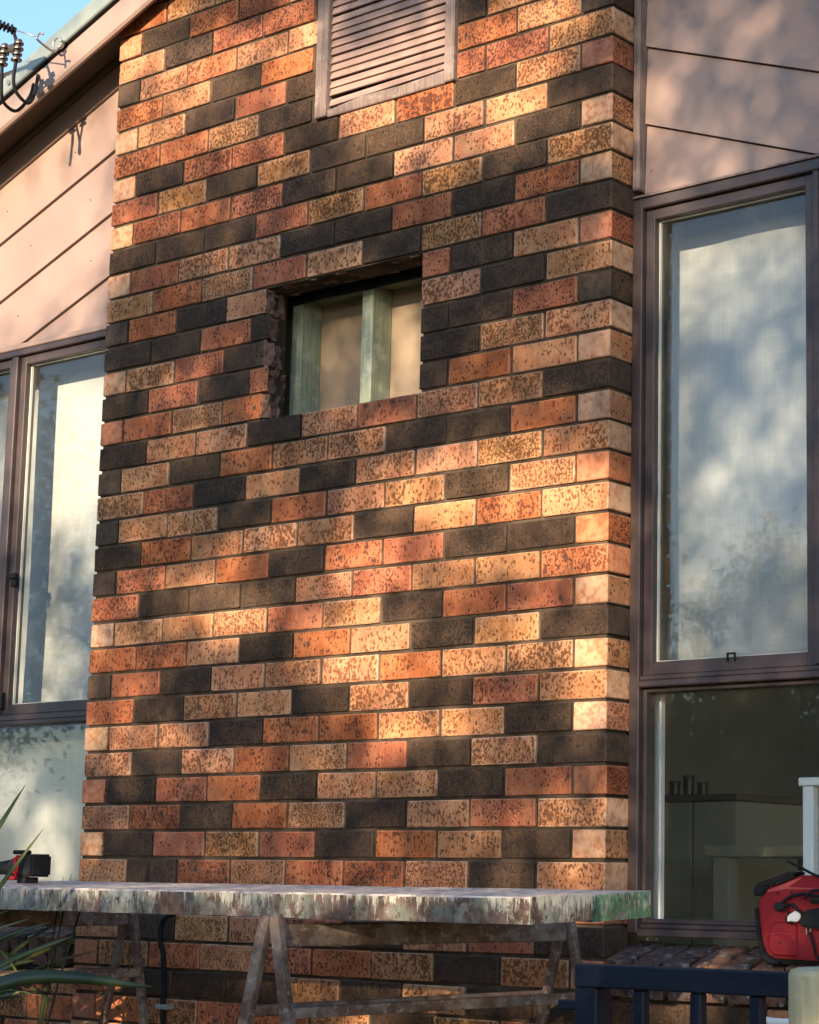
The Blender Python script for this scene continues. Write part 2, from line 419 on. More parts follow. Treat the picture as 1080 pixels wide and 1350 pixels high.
# ------------------------------------------------------------------ ground
GZ = -1.56
tag(MB().quadbox([(-250, -250, GZ - .3), (250, -250, GZ - .3), (250, 250, GZ - .3), (-250, 250, GZ - .3), (-250, -250, GZ), (250, -250, GZ), (250, 250, GZ), (-250, 250, GZ)]).build('ground', GRASS), kind='structure')
tag(MB().box(-5, 6, -2.6, .02, GZ, GZ + .03).build('path', CONC, bevel=.01), kind='structure')

# ------------------------------------------------------------------ brick chimney
H = .086
ROWS = {
 -6: 'LTODLOTDOL', -5: 'OLDOTODLO', -4: 'OOTOOLDTOL', -3: 'ODDDTDTDD', -2: 'OTOLOOLDLO', -1: 'LDTLODLOD', 0: 'LODTOLDOLO',
 1: 'LDOLOOLDT', 2: 'LDOTODOLDL', 3: 'LODOTDLOT', 4: 'ODOODLTDOO', 5: 'LDLOTODTD', 6: 'TLLDOOLTDL', 7: 'ODLTDLDOL', 8: 'DODLLLOLTL',
 9: 'OOLDOLDTD', 10: 'TTLLOTDOOL', 11: 'ODDDLOLLO', 12: 'DOLODOODDO', 13: 'DOLLLDLOL', 14: 'DTTDOLTDLO', 15: 'TODLDLLTL',
 16: 'DLDOLTDDOL', 17: 'DLLDLOLTD', 18: 'OOTOOLDOLL', 19: 'DODOLODTL', 20: 'LTODLLDDOD', 21: 'DDODOLLDT', 22: 'DODLOOODLO', 23: 'TOTOTDTOD',
 24: 'LOTTDDODOL', 25: 'DDDOTOTDT', 26: 'TOOODDLLDL', 27: 'OTDTDDLLD', 28: 'LDOODLODLO', 29: 'OOTDLOOOT', 30: 'LLDODLLOLD', 31: 'OLDODODLO',
 32: 'DLOLLODDOO', 33: 'LDOOLTOLO', 34: 'ODOOODLLDL', 35: 'OTLOODDOL', 36: 'LOODLTOOLT', 37: 'ODLOTOLDO', 38: 'OLDOTDOLOD', 39: 'TLODOLDOL'}
OPEN = (-1.36, -.705, 18, 22)          # knocked-out opening: x range, courses
VENT = (-1.175, -.585, 29, 99)

def brick_mesh(seed, L=.230, W=.110, Hh=.076):
    rnd = random.Random(seed)
    bm = bmesh.new(); bmesh.ops.create_cube(bm, size=1)
    for v in bm.verts: v.co = Vector((v.co.x * L, v.co.y * W, v.co.z * Hh)) + Vector([rnd.uniform(-.0009, .0009) for _ in range(3)])
    bmesh.ops.bevel(bm, geom=list(bm.edges), offset=.0026, segments=1, affect='EDGES')
    for v in bm.verts: v.co += Vector([rnd.uniform(-.0007, .0007) for _ in range(3)])
    me = bpy.data.meshes.new('brick'); bm.to_mesh(me); bm.free(); me.materials.append(BM['L']); return me
FULL = [brick_mesh(i) for i in range(6)]

chim = thing('brick_chimney', 'wide mottled orange, cream and charcoal brick chimney breast with a square hole knocked in it', 'chimney', (-1.075, .06, GZ))
CL = Vector((-1.075, .06, GZ))
def add_brick(me, typ, loc, header=False, parent=chim, base=CL, name='brick'):
    o = bpy.data.objects.new(name, me); C.objects.link(o); o.parent = parent
    o.location = Vector(loc) - base + Vector((random.uniform(-.001, .001), random.uniform(-.0018, .0018), random.uniform(-.0008, .0008)))
    o.rotation_euler = (random.uniform(-.006, .006), random.uniform(-.004, .004), random.uniform(-.006, .006) + (math.pi / 2 if header else 0) + (math.pi if random.random() < .5 else 0))
    m = typ if isinstance(typ, bpy.types.Material) else BM[typ]
    o.material_slots[0].link = 'OBJECT'; o.material_slots[0].material = m
    return o
def cut_mesh(w, depth, hh, rough_side=0, seed=0):
    """brick piece with a hacked end: grid over the depth/height on the rough side"""
    rnd = random.Random(seed); n = 7; V = []; F = []
    xs = [-w / 2, w / 2]
    for s in (0, 1):
        rough = (rough_side == (1 if s else -1))
        for i in range(n + 1):
            for j in range(5):
                y = -depth / 2 + depth * i / n; z = -hh / 2 + hh * j / 4
                dx = 0
                if rough:
                    dx = rnd.uniform(-.012, .010) * (1 if i else .3) - (.035 * (i / n)) * (1 if s else -1) + (.012 * math.sin(i * 1.9 + seed) )
                V.append((xs[s] + dx, y, z))
    def id_(s, i, j): return s * (n + 1) * 5 + i * 5 + j
    for i in range(n):
        for j in range(4):
            F.append((id_(0, i, j), id_(0, i, j + 1), id_(0, i + 1, j + 1), id_(0, i + 1, j)))
            F.append((id_(1, i, j), id_(1, i + 1, j), id_(1, i + 1, j + 1), id_(1, i, j + 1)))
        F.append((id_(0, i, 0), id_(0, i + 1, 0), id_(1, i + 1, 0), id_(1, i, 0)))
        F.append((id_(0, i, 4), id_(1, i, 4), id_(1, i + 1, 4), id_(0, i + 1, 4)))
    for i in (0, n):
        for j in range(4): F.append((id_(0, i, j), id_(1, i, j), id_(1, i, j + 1), id_(0, i, j + 1)))
    m = MB(); m.v = V; m.f = F; return m
nb = 0
stuffs = MB()
def rake(x): return 3.76 - .37 * abs(x + 1.075)
for r in sorted(ROWS):
    zc = (r - 1) * H + .038
    s = ROWS[r]; odd = r % 2 != 0
    cells = []
    if odd:
        for i in range(9): cells.append((-2.15 + .24 * i, -1.92 + .24 * i, s[i], False))
    else:
        cells.append((-2.15, -2.04, s[0], True))
        for i in range(8): cells.append((-2.03 + .24 * i, -1.80 + .24 * i, s[i + 1], False))
        cells.append((-.11, 0, s[9], True))
    for x0, x1, t, hd in cells:
        xm = (x0 + x1) / 2
        if zc - .038 > rake(xm) + .02: continue
        segs = [(x0, x1, 0)]
        for (a, b, r0, r1) in (OPEN, VENT):
            if r0 <= r <= r1:
                ns = []
                for (p, q, sd_) in segs:
                    if q <= a + .004 or p >= b - .004: ns.append((p, q, sd_)); continue
                    if a - p > .03: ns.append((p, a, 1))
                    if q - b > .012: ns.append((b, q, -1))
                segs = ns
        out_frame = zc > 2.72 - .26 * (xm + .6) or r < -4
        for p, q, cutside in segs:
            if out_frame:
                stuffs.box(p, q, 0, .11, zc - .038, zc + .038); continue
            nb += 1
            if cutside == 0:
                add_brick(random.choice(FULL), t, (xm, .115 if hd else .055, zc), hd)
            else:
                rough = cutside if (r <= 22 and cutside == 1) else 0
                mb = cut_mesh(q - p, .11, .076, rough, seed=r * 3 + cutside)
                o = mb.build('cut_brick', BM[t], None, bevel=0 if rough else .002)
                o.parent = chim; o.location = Vector(((p + q) / 2, .055, zc)) - CL
                if rough:
                    o.data.materials.append(CRUST)
                    for pl in o.data.polygons:
                        if pl.center.x > (q - p) / 2 - .045 and pl.normal.x > .3: pl.material_index = 1
print('bricks', nb)
if stuffs.v: tag(part(stuffs, 'distant_brickwork', BM['L'], chim, bevel=0), kind='stuff')
# mortar behind the raked joints (openings left free)
mm = MB(); y0, y1 = .0085, .108
mm.box(-2.143, -.008, y0, y1, GZ - .1, 1.449)
mm.box(-2.143, -1.385, y0, y1, 1.449, 1.886); mm.box(-.700, -.007, y0, y1, 1.449, 1.886)
mm.box(-2.143, -.007, y0, y1, 1.886, 2.395)
mm.box(-2.143, -1.178, y0, y1, 2.395, 3.28); mm.box(-.582, -.007, y0, y1, 2.395, 3.28)
part(mm, 'mortar', MORTAR, chim)
# broken mortar crust under the lintel course and down the hacked jamb
cr = MB(); rnd = random.Random(4)
for i in range(60):
    x = rnd.uniform(-1.36, -.72); y = rnd.uniform(.004, .10); h = rnd.uniform(.001, .007); w = rnd.uniform(.006, .022)
    cr.box(x - w, x + w, y, y + rnd.uniform(.006, .02), 1.890 - h, 1.896)
tag(part(cr, 'broken_mortar', CRUST, chim, jit=.0022, bevel=.0015), kind='stuff')
cr = MB()
for i in range(60):
    z = 1.452 + rnd.randrange(6) * H - .004 + rnd.uniform(-.012, .012); y = rnd.uniform(.004, .10); x = -1.366 + rnd.uniform(-.012, .004) - .30 * y
    cr.box(x - .010, x + rnd.uniform(.001, .009), y, y + rnd.uniform(.008, .02), z - rnd.uniform(.003, .009), z + rnd.uniform(.003, .008))
tag(part(cr, 'broken_mortar', CRUST, chim, jit=.0022, bevel=.0015), kind='stuff')

# ------------------------------------------------------------------ framing seen in the opening
fr = thing('timber_stud_frame', 'green treated pine studs and tan plywood inside the hole in the brickwork', 'wall framing', (-1.05, .2, 1.3))
for x in (-1.412, -1.100, -.55, -1.85):
    part(MB().box(x, x + .047, .160, .249, 1.20, 1.883), 'stud', GREEN, fr, bevel=.002)
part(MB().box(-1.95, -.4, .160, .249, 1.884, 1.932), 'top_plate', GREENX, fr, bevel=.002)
part(MB().box(-1.95, -.4, .148, .156, 1.868, 2.05), 'cavity_shade_strip', BLACKP, fr)  # black strip stands in for the shaded cavity above the studs
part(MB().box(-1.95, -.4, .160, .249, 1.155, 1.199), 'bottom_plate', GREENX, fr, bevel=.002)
part(MB().box(-1.95, -.4, .250, .262, 1.15, 1.94), 'plywood_panel', PLYM, fr)

# ------------------------------------------------------------------ louvred vent
vt = thing('louvred_vent', 'weathered timber louvred vent with pink-grey slats set high in the chimney', 'vent', (-.88, .03, 2.4))
part(MB().box(-1.172, -1.122, -.012, .09, 2.405, 3.15), 'side_frame', TRIM, vt, bevel=.003)
part(MB().box(-.628, -.590, -.012, .09, 2.400, 3.15), 'side_frame', TRIM, vt, bevel=.003)
sl = MB(); zb = 2.402
pts = [(-1.120, zb), (-.630, zb - .004), (-.630, zb + .040), (-.80, zb + .034), (-.98, zb + .036), (-1.120, zb + .022)]
sl.prism_y(pts, -.006, .09); part(sl, 'sill', TRIM, vt, bevel=.003, jit=.001)
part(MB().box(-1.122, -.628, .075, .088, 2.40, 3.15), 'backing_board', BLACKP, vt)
for i in range(26):
    z = 2.446 + i * .0272 + random.uniform(-.0012, .0012); tilt = random.uniform(-.0025, .0025) + (-.006 if i == 0 else 0)
    tl = .004 if i in (9, 10) else 0
    c = [(-1.121, .002, z + tilt), (-.629, .002, z - tilt * .4), (-.629, .012, z - tilt * .4), (-1.121, .012, z + tilt),
         (-1.121, .010, z + .0245 + tilt), (-.629, .010, z + .0245 + tl), (-.629, .020, z + .0245 + tl), (-1.121, .020, z + .0245 + tilt)]
    part(MB().quadbox(c), 'slat', SLAT, vt, bevel=.0012)

# ------------------------------------------------------------------ gable cladding
def clip(poly, a, b, c):      # keep a*x + b*z <= c
    out = []
    for i in range(len(poly)):
        p, q = poly[i], poly[(i + 1) % len(poly)]
        dp = a * p[0] + b * p[1] - c; dq = a * q[0] + b * q[1] - c
        if dp <= 0: out.append(p)
        if (dp < 0 < dq) or (dq < 0 < dp):
            t = dp / (dp - dq); out.append((p[0] + (q[0] - p[0]) * t, p[1] + (q[1] - p[1]) * t))
    return out
def gable(th, xa, xb, zbot, slope, a0, ymax=.13):
    # boards between lines z = a + slope*x, lapped like weatherboards
    k = -8
    while k < 12:
        lo = a0 + k * .2335; hi = lo + .2335 - .0040
        poly = [(xa, zbot), (xb, zbot), (xb, 4.5), (xa, 4.5)]
        poly = clip(poly, slope, -1, -lo); poly = clip(poly, -slope, 1, hi)
        poly = clip(poly, -slope, 1, 3.773 + (0 if slope > 0 else .37 * -2.15) - .002)
        k += 1
        if len(poly) < 3: continue
        area = abs(sum(poly[i][0] * poly[(i + 1) % len(poly)][1] - poly[(i + 1) % len(poly)][0] * poly[i][1] for i in range(len(poly)))) / 2
        if area < .0005: continue
        f = lambda x, z, lo=lo: -.013 + .011 * (z - slope * x - lo) / .2335
        part(MB().prism_y(poly, ymax, ymax + .016, f), 'board', CLAD, th, bevel=0)
gl = thing('clad_gable', 'pale pinkish raked weatherboard gable left of the chimney under the sloping roof', 'gable cladding', (-3.2, .15, 1.95), group='raked gable cladding')
gable(gl, -5.2, -2.12, 1.935, .37, 2.579 + .37 * 2.304)
part(MB().box(-5.2, -2.12, .148, .20, 1.935, 3.05), 'backing', SOFF, gl)
part(MB().box(-5.2, -2.12, .100, .147, 1.914, 1.934), 'head_flashing', FASC, gl, bevel=.003)
gr = thing('clad_gable', 'pinkish raked weatherboard gable above the tall window right of the chimney', 'gable cladding', (.8, .15, 1.95), group='raked gable cladding')
gable(gr, .030, 3.05, 1.955, -.37, 2.409)
part(MB().box(-.002, 3.05, .148, .20, 1.95, 2.50), 'backing', SOFF, gr)
part(MB().box(-.002, .5, .1481, .1999, 2.5, 2.7), 'backing', SOFF, gr)
part(MB().box(.003, .026, .092, .147, 1.962, 3.0), 'cover_strip', TRIM, gr, bevel=.004)
hf = MB(); hf.quadbox([(.000, .094, 1.938), (3.05, .094, 1.938), (3.05, .147, 1.940), (.0, .147, 1.940), (.0, .100, 1.947), (3.05, .100, 1.947), (3.05, .147, 1.954), (.0, .147, 1.954)])
part(hf, 'head_flashing', TRIM, gr, bevel=.002)
for x, z in ((.39, 2.301), (.036, 2.19), (.05, 2.02), (.22, 2.12), (.50, 2.04), (.20, 2.36), (.56, 2.25)):
    part(MB().tube([(x, .1195, z), (x, .135, z)], .0022, 8), 'nail', NAILM, gr)
for x, z in ((-2.42, 2.42), (-2.75, 2.31), (-2.40, 2.19), (-2.80, 2.05), (-2.52, 2.62), (-2.9, 2.47)):
    part(MB().tube([(x, .1195, z), (x, .135, z)], .0022, 8), 'nail', NAILM, gl)

# ------------------------------------------------------------------ roof edge
rf = thing('gable_roof', 'low pitched gable roof with pink barge board and grey metal flashing', 'roof', (-1.075, 0, 3.3))
def raked(name, y0, y1, a0, a1, m, side, bevel=.004, x_end=None):
    xr = -1.075; xe = x_end or (xr - 4.5 if side < 0 else xr + 4.5)
    f = lambda x, a: a - .37 * 1.075 - .37 * abs(x - xr)
    p = [(xr, f(xr, a0)), (xe, f(xe, a0)), (xe, f(xe, a1)), (xr, f(xr, a1))]
    return part(MB().prism_y(p, y0, y1), name, m, rf, bevel=bevel)
for sd_ in (-1, 1):
    raked('barge_board', -.066, -.040, 3.692, 3.800, FASC, sd_, bevel=.008)
    raked('capping', -.078, -.030, 3.808, 3.878, CAPM, sd_, bevel=.004)
    raked('dark_gap_strip', -.074, -.042, 3.801, 3.8075, BLACKP, sd_, bevel=0)  # black strip painted in for the dark gap between barge board and capping
    raked('soffit_lining', -.039, .40, 3.775, 3.787, SOFF, sd_, bevel=0)
    raked('soffit_bead', .104, .128, 3.752, 3.7745, SOFF, sd_, bevel=.003)
    raked('roof_sheet', -.029, 7.0, 3.810, 3.862, ROOFM, sd_, bevel=0)
for (x, y, z) in ((-2.66, -.07, 2.852),):
    part(MB().tube([(x, -.086, z), (x, -.076, z)], .009, 10), 'screw_head', GALV, rf)

# ------------------------------------------------------------------ windows
def frame_rect(mb, x0, x1, z0, z1, w, y0, y1, wt=None, wb=None):
    wt = wt or w; wb = wb or w
    mb.box(x0, x0 + w, y0, y1, z0, z1); mb.box(x1 - w, x1, y0, y1, z0, z1)
    mb.box(x0 + w, x1 - w, y0 + .0005, y1, z1 - wt, z1); mb.box(x0 + w, x1 - w, y0 + .0005, y1, z0, z0 + wb)
def pane(parent, x0, x1, z0, z1, y=.150):
    return part(MB().box(x0, x1, y, y + .004, z0, z1), 'pane', GLASS, parent, fix=True)
def sash(parent, x0, x1, z0, z1, y0=.118, bead=True):
    m = MB(); frame_rect(m, x0, x1, z0, z1, .030, y0, .165, .030, .036)
    s_ = part(m, 'sash', ALU, parent, bevel=.002)
    if bead:
        b = MB(); frame_rect(b, x0 + .0305, x1 - .0305, z0 + .0365, z1 - .0305, .004, .140, .149, .002, .004)
        part(b, 'bead', ALULIGHT, s_)
    part(MB().box(x0 + .031, x1 - .031, .150, .154, z0 + .037, z1 - .031), 'pane', GLASS, s_)
    return s_
# right window
wr = thing('tall_window', 'tall dark bronze aluminium window right of the chimney, blind above and dark room below', 'window', (.6, .14, -.11), group='tall bronze aluminium windows')
m = MB()
m.box(.001, .034, .100, .170, -.110, 1.936); m.box(1.22, 1.253, .100, .170, -.110, 1.936)
part(m, 'jamb', ALU, wr, bevel=.003)
part(MB().box(.034, 1.22, .101, .170, 1.905, 1.937), 'head_rail', ALU, wr, bevel=.003)
part(MB().box(.034, 1.22, .096, .170, .548, .566).box(.034, 1.22, .103, .170, .5665, .5805), 'transom', ALU, wr, bevel=.003)
part(MB().box(.034, 1.22, .098, .170, -.118, -.098).box(.034, 1.22, .112, .170, -.0975, -.085), 'bottom_rail', ALU, wr, bevel=.003)
part(MB().box(.588, .606, .101, .170, .5815, 1.904), 'mullion', ALU, wr, bevel=.003)
sash(wr, .0355, .5865, .582, 1.903); sash(wr, .6075, 1.2185, .582, 1.903)
lw = MB(); frame_rect(lw, .0345, 1.2195, -.084, .547, .012, .120, .165)
l_ = part(lw, 'fixed_frame', ALU, wr, bevel=.002)
part(MB().box(.047, 1.207, .150, .154, -.0715, .5345), 'pane', GLASS, l_)
ct = MB(); ct.box(.312, .316, .112, .1175, .606, .624).box(.334, .338, .112, .1175, .606, .624).box(.312, .338, .112, .1175, .6245, .629)
part(ct, 'catch', BLACKP, wr)
# left window
wl = thing('tall_window', 'tall dark bronze aluminium window left of the chimney with sunlit pale blinds', 'window', (-3, .14, -.11), group='tall bronze aluminium windows')
part(MB().box(-2.158, -2.125, .112, .170, -.110, 1.911).box(-4.6, -4.567, .100, .170, -.110, 1.911), 'jamb', ALU, wl, bevel=.003)
part(MB().box(-4.567, -2.158, .101, .170, 1.889, 1.912), 'head_rail', ALU, wl, bevel=.003)
part(MB().box(-4.567, -2.158, .096, .170, .540, .556).box(-4.567, -2.158, .103, .170, .5565, .578), 'transom', ALU, wl, bevel=.003)
part(MB().box(-4.567, -2.158, .098, .170, -.118, -.098), 'bottom_rail', ALU, wl, bevel=.003)
part(MB().box(-2.795, -2.762, .101, .170, .579, 1.888), 'mullion', ALU, wl, bevel=.003)
sash(wl, -2.760, -2.160, .580, 1.887); sash(wl, -3.75, -2.797, .580, 1.887)
part(MB().box(-3.785, -3.752, .101, .170, .579, 1.888), 'mullion', ALU, wl, bevel=.003); sash(wl, -4.565, -3.787, .580, 1.887)
part(MB().box(-4.555, -2.170, .150, .154, -.09, .535), 'pane', GLASS, wl)
hd = part(MB().box(-2.724, -2.700, .098, .1175, 1.035, 1.085).box(-2.722, -2.690, .088, .0975, 1.062, 1.080), 'latch', BLACKP, wl, bevel=.003)
part(MB().box(-2.757, -2.742, .100, .1175, .60, .66), 'stay', BLACKP, wl, bevel=.002)

# blinds
def blind(name, label, x0, x1, z0, z1, y, wav, xl=None):
    th = thing(name, label, 'blind', ((x0 + x1) / 2, y, z1), group='roller blinds behind the glass')
    nx, nz = 26, 44; V = []; F = []
    for j in range(nz + 1):
        for i in range(nx + 1):
            u = i / nx; v = j / nz; z = z0 + (z1 - z0) * v
            xa = x0 + (xl(z) if xl else 0); x = xa + (x1 - xa) * u
            zz = z + (-.012 * math.sin(u * 3.0) * (1 - v) if xl else 0)
            V.append((x, y + wav * math.sin(u * 11 + math.sin(v * 5) * 1.2) * (1 - v * .6) + wav * .6 * math.sin(v * 9 + u * 4), zz))
    for j in range(nz):
        for i in range(nx):
            a = j * (nx + 1) + i; F.append((a, a + 1, a + nx + 2, a + nx + 1))
    mb = MB(); mb.v = V; mb.f = F; o = part(mb, 'fabric', BLIND, th, smooth=True, fix=False)
    s_ = o.modifiers.new('thick', 'SOLIDIFY'); s_.thickness = .0015
    part(MB().tube([(x0, y + .01, z1 + .012), (x1, y + .01, z1 + .012)], .016, 12), 'roller', SASHGREY, th, smooth=False)
    return th
blind('roller_blind', 'grey-white woven blind with curling left edge in the right-hand window', -.010, .56, .640, 1.93, .290, .006,
      xl=lambda z: .016 * math.exp(-((z - .86) / .10) ** 2) - .004 * math.exp(-((z - .64) / .07) ** 2))
blind('roller_blind', 'grey-white woven blind behind the second sash of the right-hand window', .60, 1.25, .60, 1.93, .290, .004)
blind('roller_blind', 'pale blind reaching the sill behind the window left of the chimney', -4.6, -2.13, -.10, 1.93, .290, .005)
part(MB().box(.0195, .034, .196, .206, .60, 1.90), 'blind_channel', ALULIGHT, wr, bevel=.001)
part(MB().box(.010, .044, .196, .215, -.10, .545), 'inner_reveal', WHITEW, wr, bevel=.001)
part(MB().box(.05, 1.22, .175, .30, .575, .598), 'inner_transom', WHITEW, wr, bevel=.001)

# interior room on the right (and the shell round both rooms)
sh = MB()
sh.box(-4.8, 3.0, 4.0, 4.1, -.9, 2.3); sh.box(2.9, 3.0, .21, 4.0, -.9, 2.3); sh.box(-4.8, -4.7, .21, 4.0, -.9, 2.3)
sh.box(-1.9, -1.8, .275, 4.0, -.9, 2.3)
tag(sh.build('interior_walls', WALLIN), kind='structure')
tag(MB().box(-4.8, 3.0, .21, 4.1, -1.0, -.9).build('interior_floor', FLOORIN), kind='structure')
tag(MB().box(-4.8, 3.0, .21, 4.1, 2.3, 2.36).build('interior_ceiling', WALLIN), kind='structure')
tag(MB().box(-2.1, -.02, .263, .275, -.9, 1.14).box(-2.1, -.02, .263, .275, 1.95, 2.3).box(-2.1, -1.951, .263, .275, 1.14, 1.95).box(-.399, -.02, .263, .275, 1.14, 1.95).build('interior_lining', WALLIN), kind='structure')
tb = thing('white_table', 'white table standing inside the room behind the lower right window', 'table', (-.3, 1.3, -.9))
part(MB().box(-.42, .6, 1.1, 1.7, .105, .140), 'table_top', WALLIN, tb, bevel=.004)
for x, y in ((-.36, 1.14), (.54, 1.14), (-.36, 1.66), (.54, 1.66)):
    part(MB().box(x - .03, x + .03, y - .03, y + .03, -.9, .104), 'leg', WALLIN, tb, bevel=.003)
cb = thing('kitchen_bench', 'brown-topped pale bench inside, seen through the lower right window', 'bench', (-.9, 1.8, -.9))
part(MB().box(-1.5, -.55, 1.5, 2.1, .30, .325), 'bench_top', BROWNW, cb, bevel=.003)
part(MB().box(-1.48, -.75, 1.52, 2.08, -.9, .299), 'cabinet', WALLIN, cb, bevel=.003)
part(MB().box(-.74, -.56, 1.515, 2.085, -.9, .299), 'cabinet_panel', WALLIN, cb, bevel=.003)
for k, (x, h) in enumerate(((-.89, .07), (-.83, .10), (-.77, .06))):
    j = thing('jar', ['small dark jar at the left of the bench inside', 'tallest dark jar on the bench inside', 'small dark jar at the right of the bench inside'][k], 'jar', (x, 1.62, .326), group='jars on the bench inside')
    part(MB().tube([(x, 1.62, .326), (x, 1.62, .326 + h * .6)], .020, 12), 'body', JARM, j, smooth=False)
    part(MB().tube([(x, 1.62, .3265 + h * .6), (x, 1.62, .336 + h * .6)], .022, 12), 'lid', BROWNW, j)
WHITEB = simple('bright_white_joinery', (.86, .88, .88), .45, .35)
ws = thing('white_shelf', 'white painted shelf unit at the right inside the lower window', 'shelf', (.6, .45, -.9))
part(MB().box(.402, 1.10, .325, .60, .284, .307), 'top', WHITEB, ws, bevel=.003)
part(MB().box(.413, .446, .33, .36, -.9, .2835), 'post', WHITEB, ws, bevel=.002)
part(MB().box(.413, .446, .56, .59, -.9, .2835), 'post', WHITEB, ws, bevel=.002)
part(MB().box(.4465, 1.09, .58, .592, -.9, .2835), 'back', WHITEB, ws)
part(MB().box(.4465, 1.09, .34, .579, -.02, .0), 'shelf', WHITEB, ws)
part(MB().box(1.06, 1.09, .33, .36, -.9, .2835), 'post', WHITEB, ws, bevel=.002)
cx_ = MB().box(.463, .75, .36, .55, .0005, .165).build('cardboard_box', CARD, bevel=.004); tag(cx_, 'brown cardboard box on the white shelf inside', 'box')
tag(MB().box(.13, .19, 1.25, 1.4, .1405, .17).build('plastic_tub', TEAL, bevel=.006), 'small teal tub on the white table inside', 'tub')

# ------------------------------------------------------------------ brick walls under the windows
def base_wall(label, xa, xb, loc, seed, shade_types):
    th = thing('brick_wall', label, 'wall', loc, group='brick walls under the windows')
    base = Vector(loc); rnd2 = random.Random(seed)
    core = MB().box(xa, xb, .040, .30, GZ - .1, -.285).box(xa, xb, .06, .17, -.285, -.185)
    core.quadbox([(xa, .020, -.200), (xb, .020, -.200), (xb, .145, -.160), (xa, .145, -.160), (xa, .020, -.190), (xb, .020, -.190), (xb, .145, -.152), (xa, .145, -.152)])
    part(core, 'mortar', MORTAR, th)
    x = xa + .04; k = 0
    while x < xb - .03:
        o = bpy.data.objects.new('sill_brick', random.choice(SILLM)); C.objects.link(o); o.parent = th
        o.location = Vector((x, .082, -.203)) - base + Vector((0, rnd2.uniform(-.004, .004), rnd2.uniform(-.003, .002)))
        o.rotation_euler = (R(17) + rnd2.uniform(-.01, .01), rnd2.uniform(-.015, .015), rnd2.uniform(-.02, .02))
        x += .0925; k += 1
    for rr in range(7):
        z = -.285 - .038 - rr * H
        x = xa - (.12 if rr % 2 else 0)
        while x < xb:
            if x > xa - .13 and rr < 3: add_brick(random.choice(FULL), rnd2.choice(shade_types), (x + .115, .087, z), False, th, base)
            x += .24
    return th
SILLM = [brick_mesh(40 + i, .078, .165, .098) for i in range(4)]
for me in SILLM: me.materials[0] = SILLB
base_wall('brick wall with worn sloping brick sill under the right-hand window', .006, 1.9, (.9, .1, GZ), 5, 'DOOLDO')
base_wall('brick wall with worn sloping brick sill under the left-hand window', -4.7, -2.156, (-3.4, .1, GZ), 8, 'OOTDO')

# ------------------------------------------------------------------ service bracket and wires
sv = thing('service_wire_bracket', 'hooked bracket with porcelain clamps and black cable loops on the barge', 'wire bracket', (-2.38, -.07, 2.93))
part(MB().tube([(-2.371, -.078, 2.924), (-2.371, -.094, 2.924)], .016, 14), 'bolt', GALV, sv, bevel=.002)
ring = [(-2.371 + .022 * math.cos(t), -.100, 2.924 + .022 * math.sin(t)) for t in np.linspace(0, 5.8, 16)]
part(MB().tube(ring, .0045, 8), 'eye', GALV, sv, smooth=True)
arm = bezier([(-2.360, -.102, 2.902), (-2.341, -.14, 2.874), (-2.320, -.22, 2.882), (-2.321, -.22, 2.897), (-2.312, -.22, 2.904), (-2.292, -.22, 2.897)], 6)
part(MB().tube(arm, .0042, 8), 'hook', GALV, sv, smooth=True)
part(MB().tube([(-2.321, -.22, 2.892), (-2.369, -.235, 2.913), (-2.415, -.25, 2.933)], .0026, 6), 'tie_wire', GALV, sv, smooth=True)
ax0 = Vector((-2.418, -.25, 2.932)); ax1 = Vector((-2.480, -.36, 2.960)); dv = (ax1 - ax0).normalized()
e1 = dv.cross(Vector((0, 0, 1))).normalized(); e2 = dv.cross(e1)
coil = [ax0 + (ax1 - ax0) * (i / 110) + (e1 * math.cos(i * .55) + e2 * math.sin(i * .55)) * .015 for i in range(111)]
part(MB().tube(coil, .0032, 6), 'coil', RUBBER, sv, smooth=True)
part(MB().tube([ax0 - dv * .010, ax0 + dv * .012], .012, 10), 'coil_end', BLACKP, sv, bevel=.003)
part(MB().tube([ax0, ax1, ax1 + dv * 9 + Vector((-4, 0, -.1))], .008, 8), 'overhead_cable', RUBBER, sv)
part(MB().tube(bezier([(-2.420, -.25, 2.928), (-2.405, -.25, 2.900), (-2.394, -.25, 2.868)], 4), .006, 8), 'drop_wire', RUBBER, sv, smooth=True)
for cx0, cy0, cz0 in ((-2.393, -.25, 2.848), (-2.444, -.27, 2.838)):
    mbc = MB()
    for q in range(4):
        zz = cz0 - .036 + q * .019
        mbc.tube([(cx0 + .003 * q, cy0, zz), (cx0 + .003 * q, cy0, zz + .008)], .020 - .002 * (q % 2), 10)
        mbc.tube([(cx0 + .003 * q, cy0, zz + .008), (cx0 + .003 * q, cy0, zz + .019)], .012, 8)
    mbc.box(cx0 - .026, cx0 + .004, cy0 - .02, cy0 + .004, cz0 - .004, cz0 + .022)
    part(mbc, 'clamp', PORC, sv, bevel=.0015)
part(MB().tube(bezier([(-2.393, -.25, 2.815), (-2.402, -.25, 2.746), (-2.408, -.23, 2.707), (-2.413, -.18, 2.686), (-2.434, -.14, 2.726), (-2.474, -.10, 2.794), (-2.506, -.072, 2.847)], 8), .0062, 8), 'cable_loop', RUBBER, sv, smooth=True)
part(MB().tube(bezier([(-2.444, -.27, 2.805), (-2.439, -.27, 2.707), (-2.450, -.25, 2.674), (-2.460, -.20, 2.662), (-2.472, -.16, 2.689), (-2.479, -.12, 2.748), (-2.529, -.072, 2.818)], 8), .0062, 8), 'cable_loop', RUBBER, sv, smooth=True)

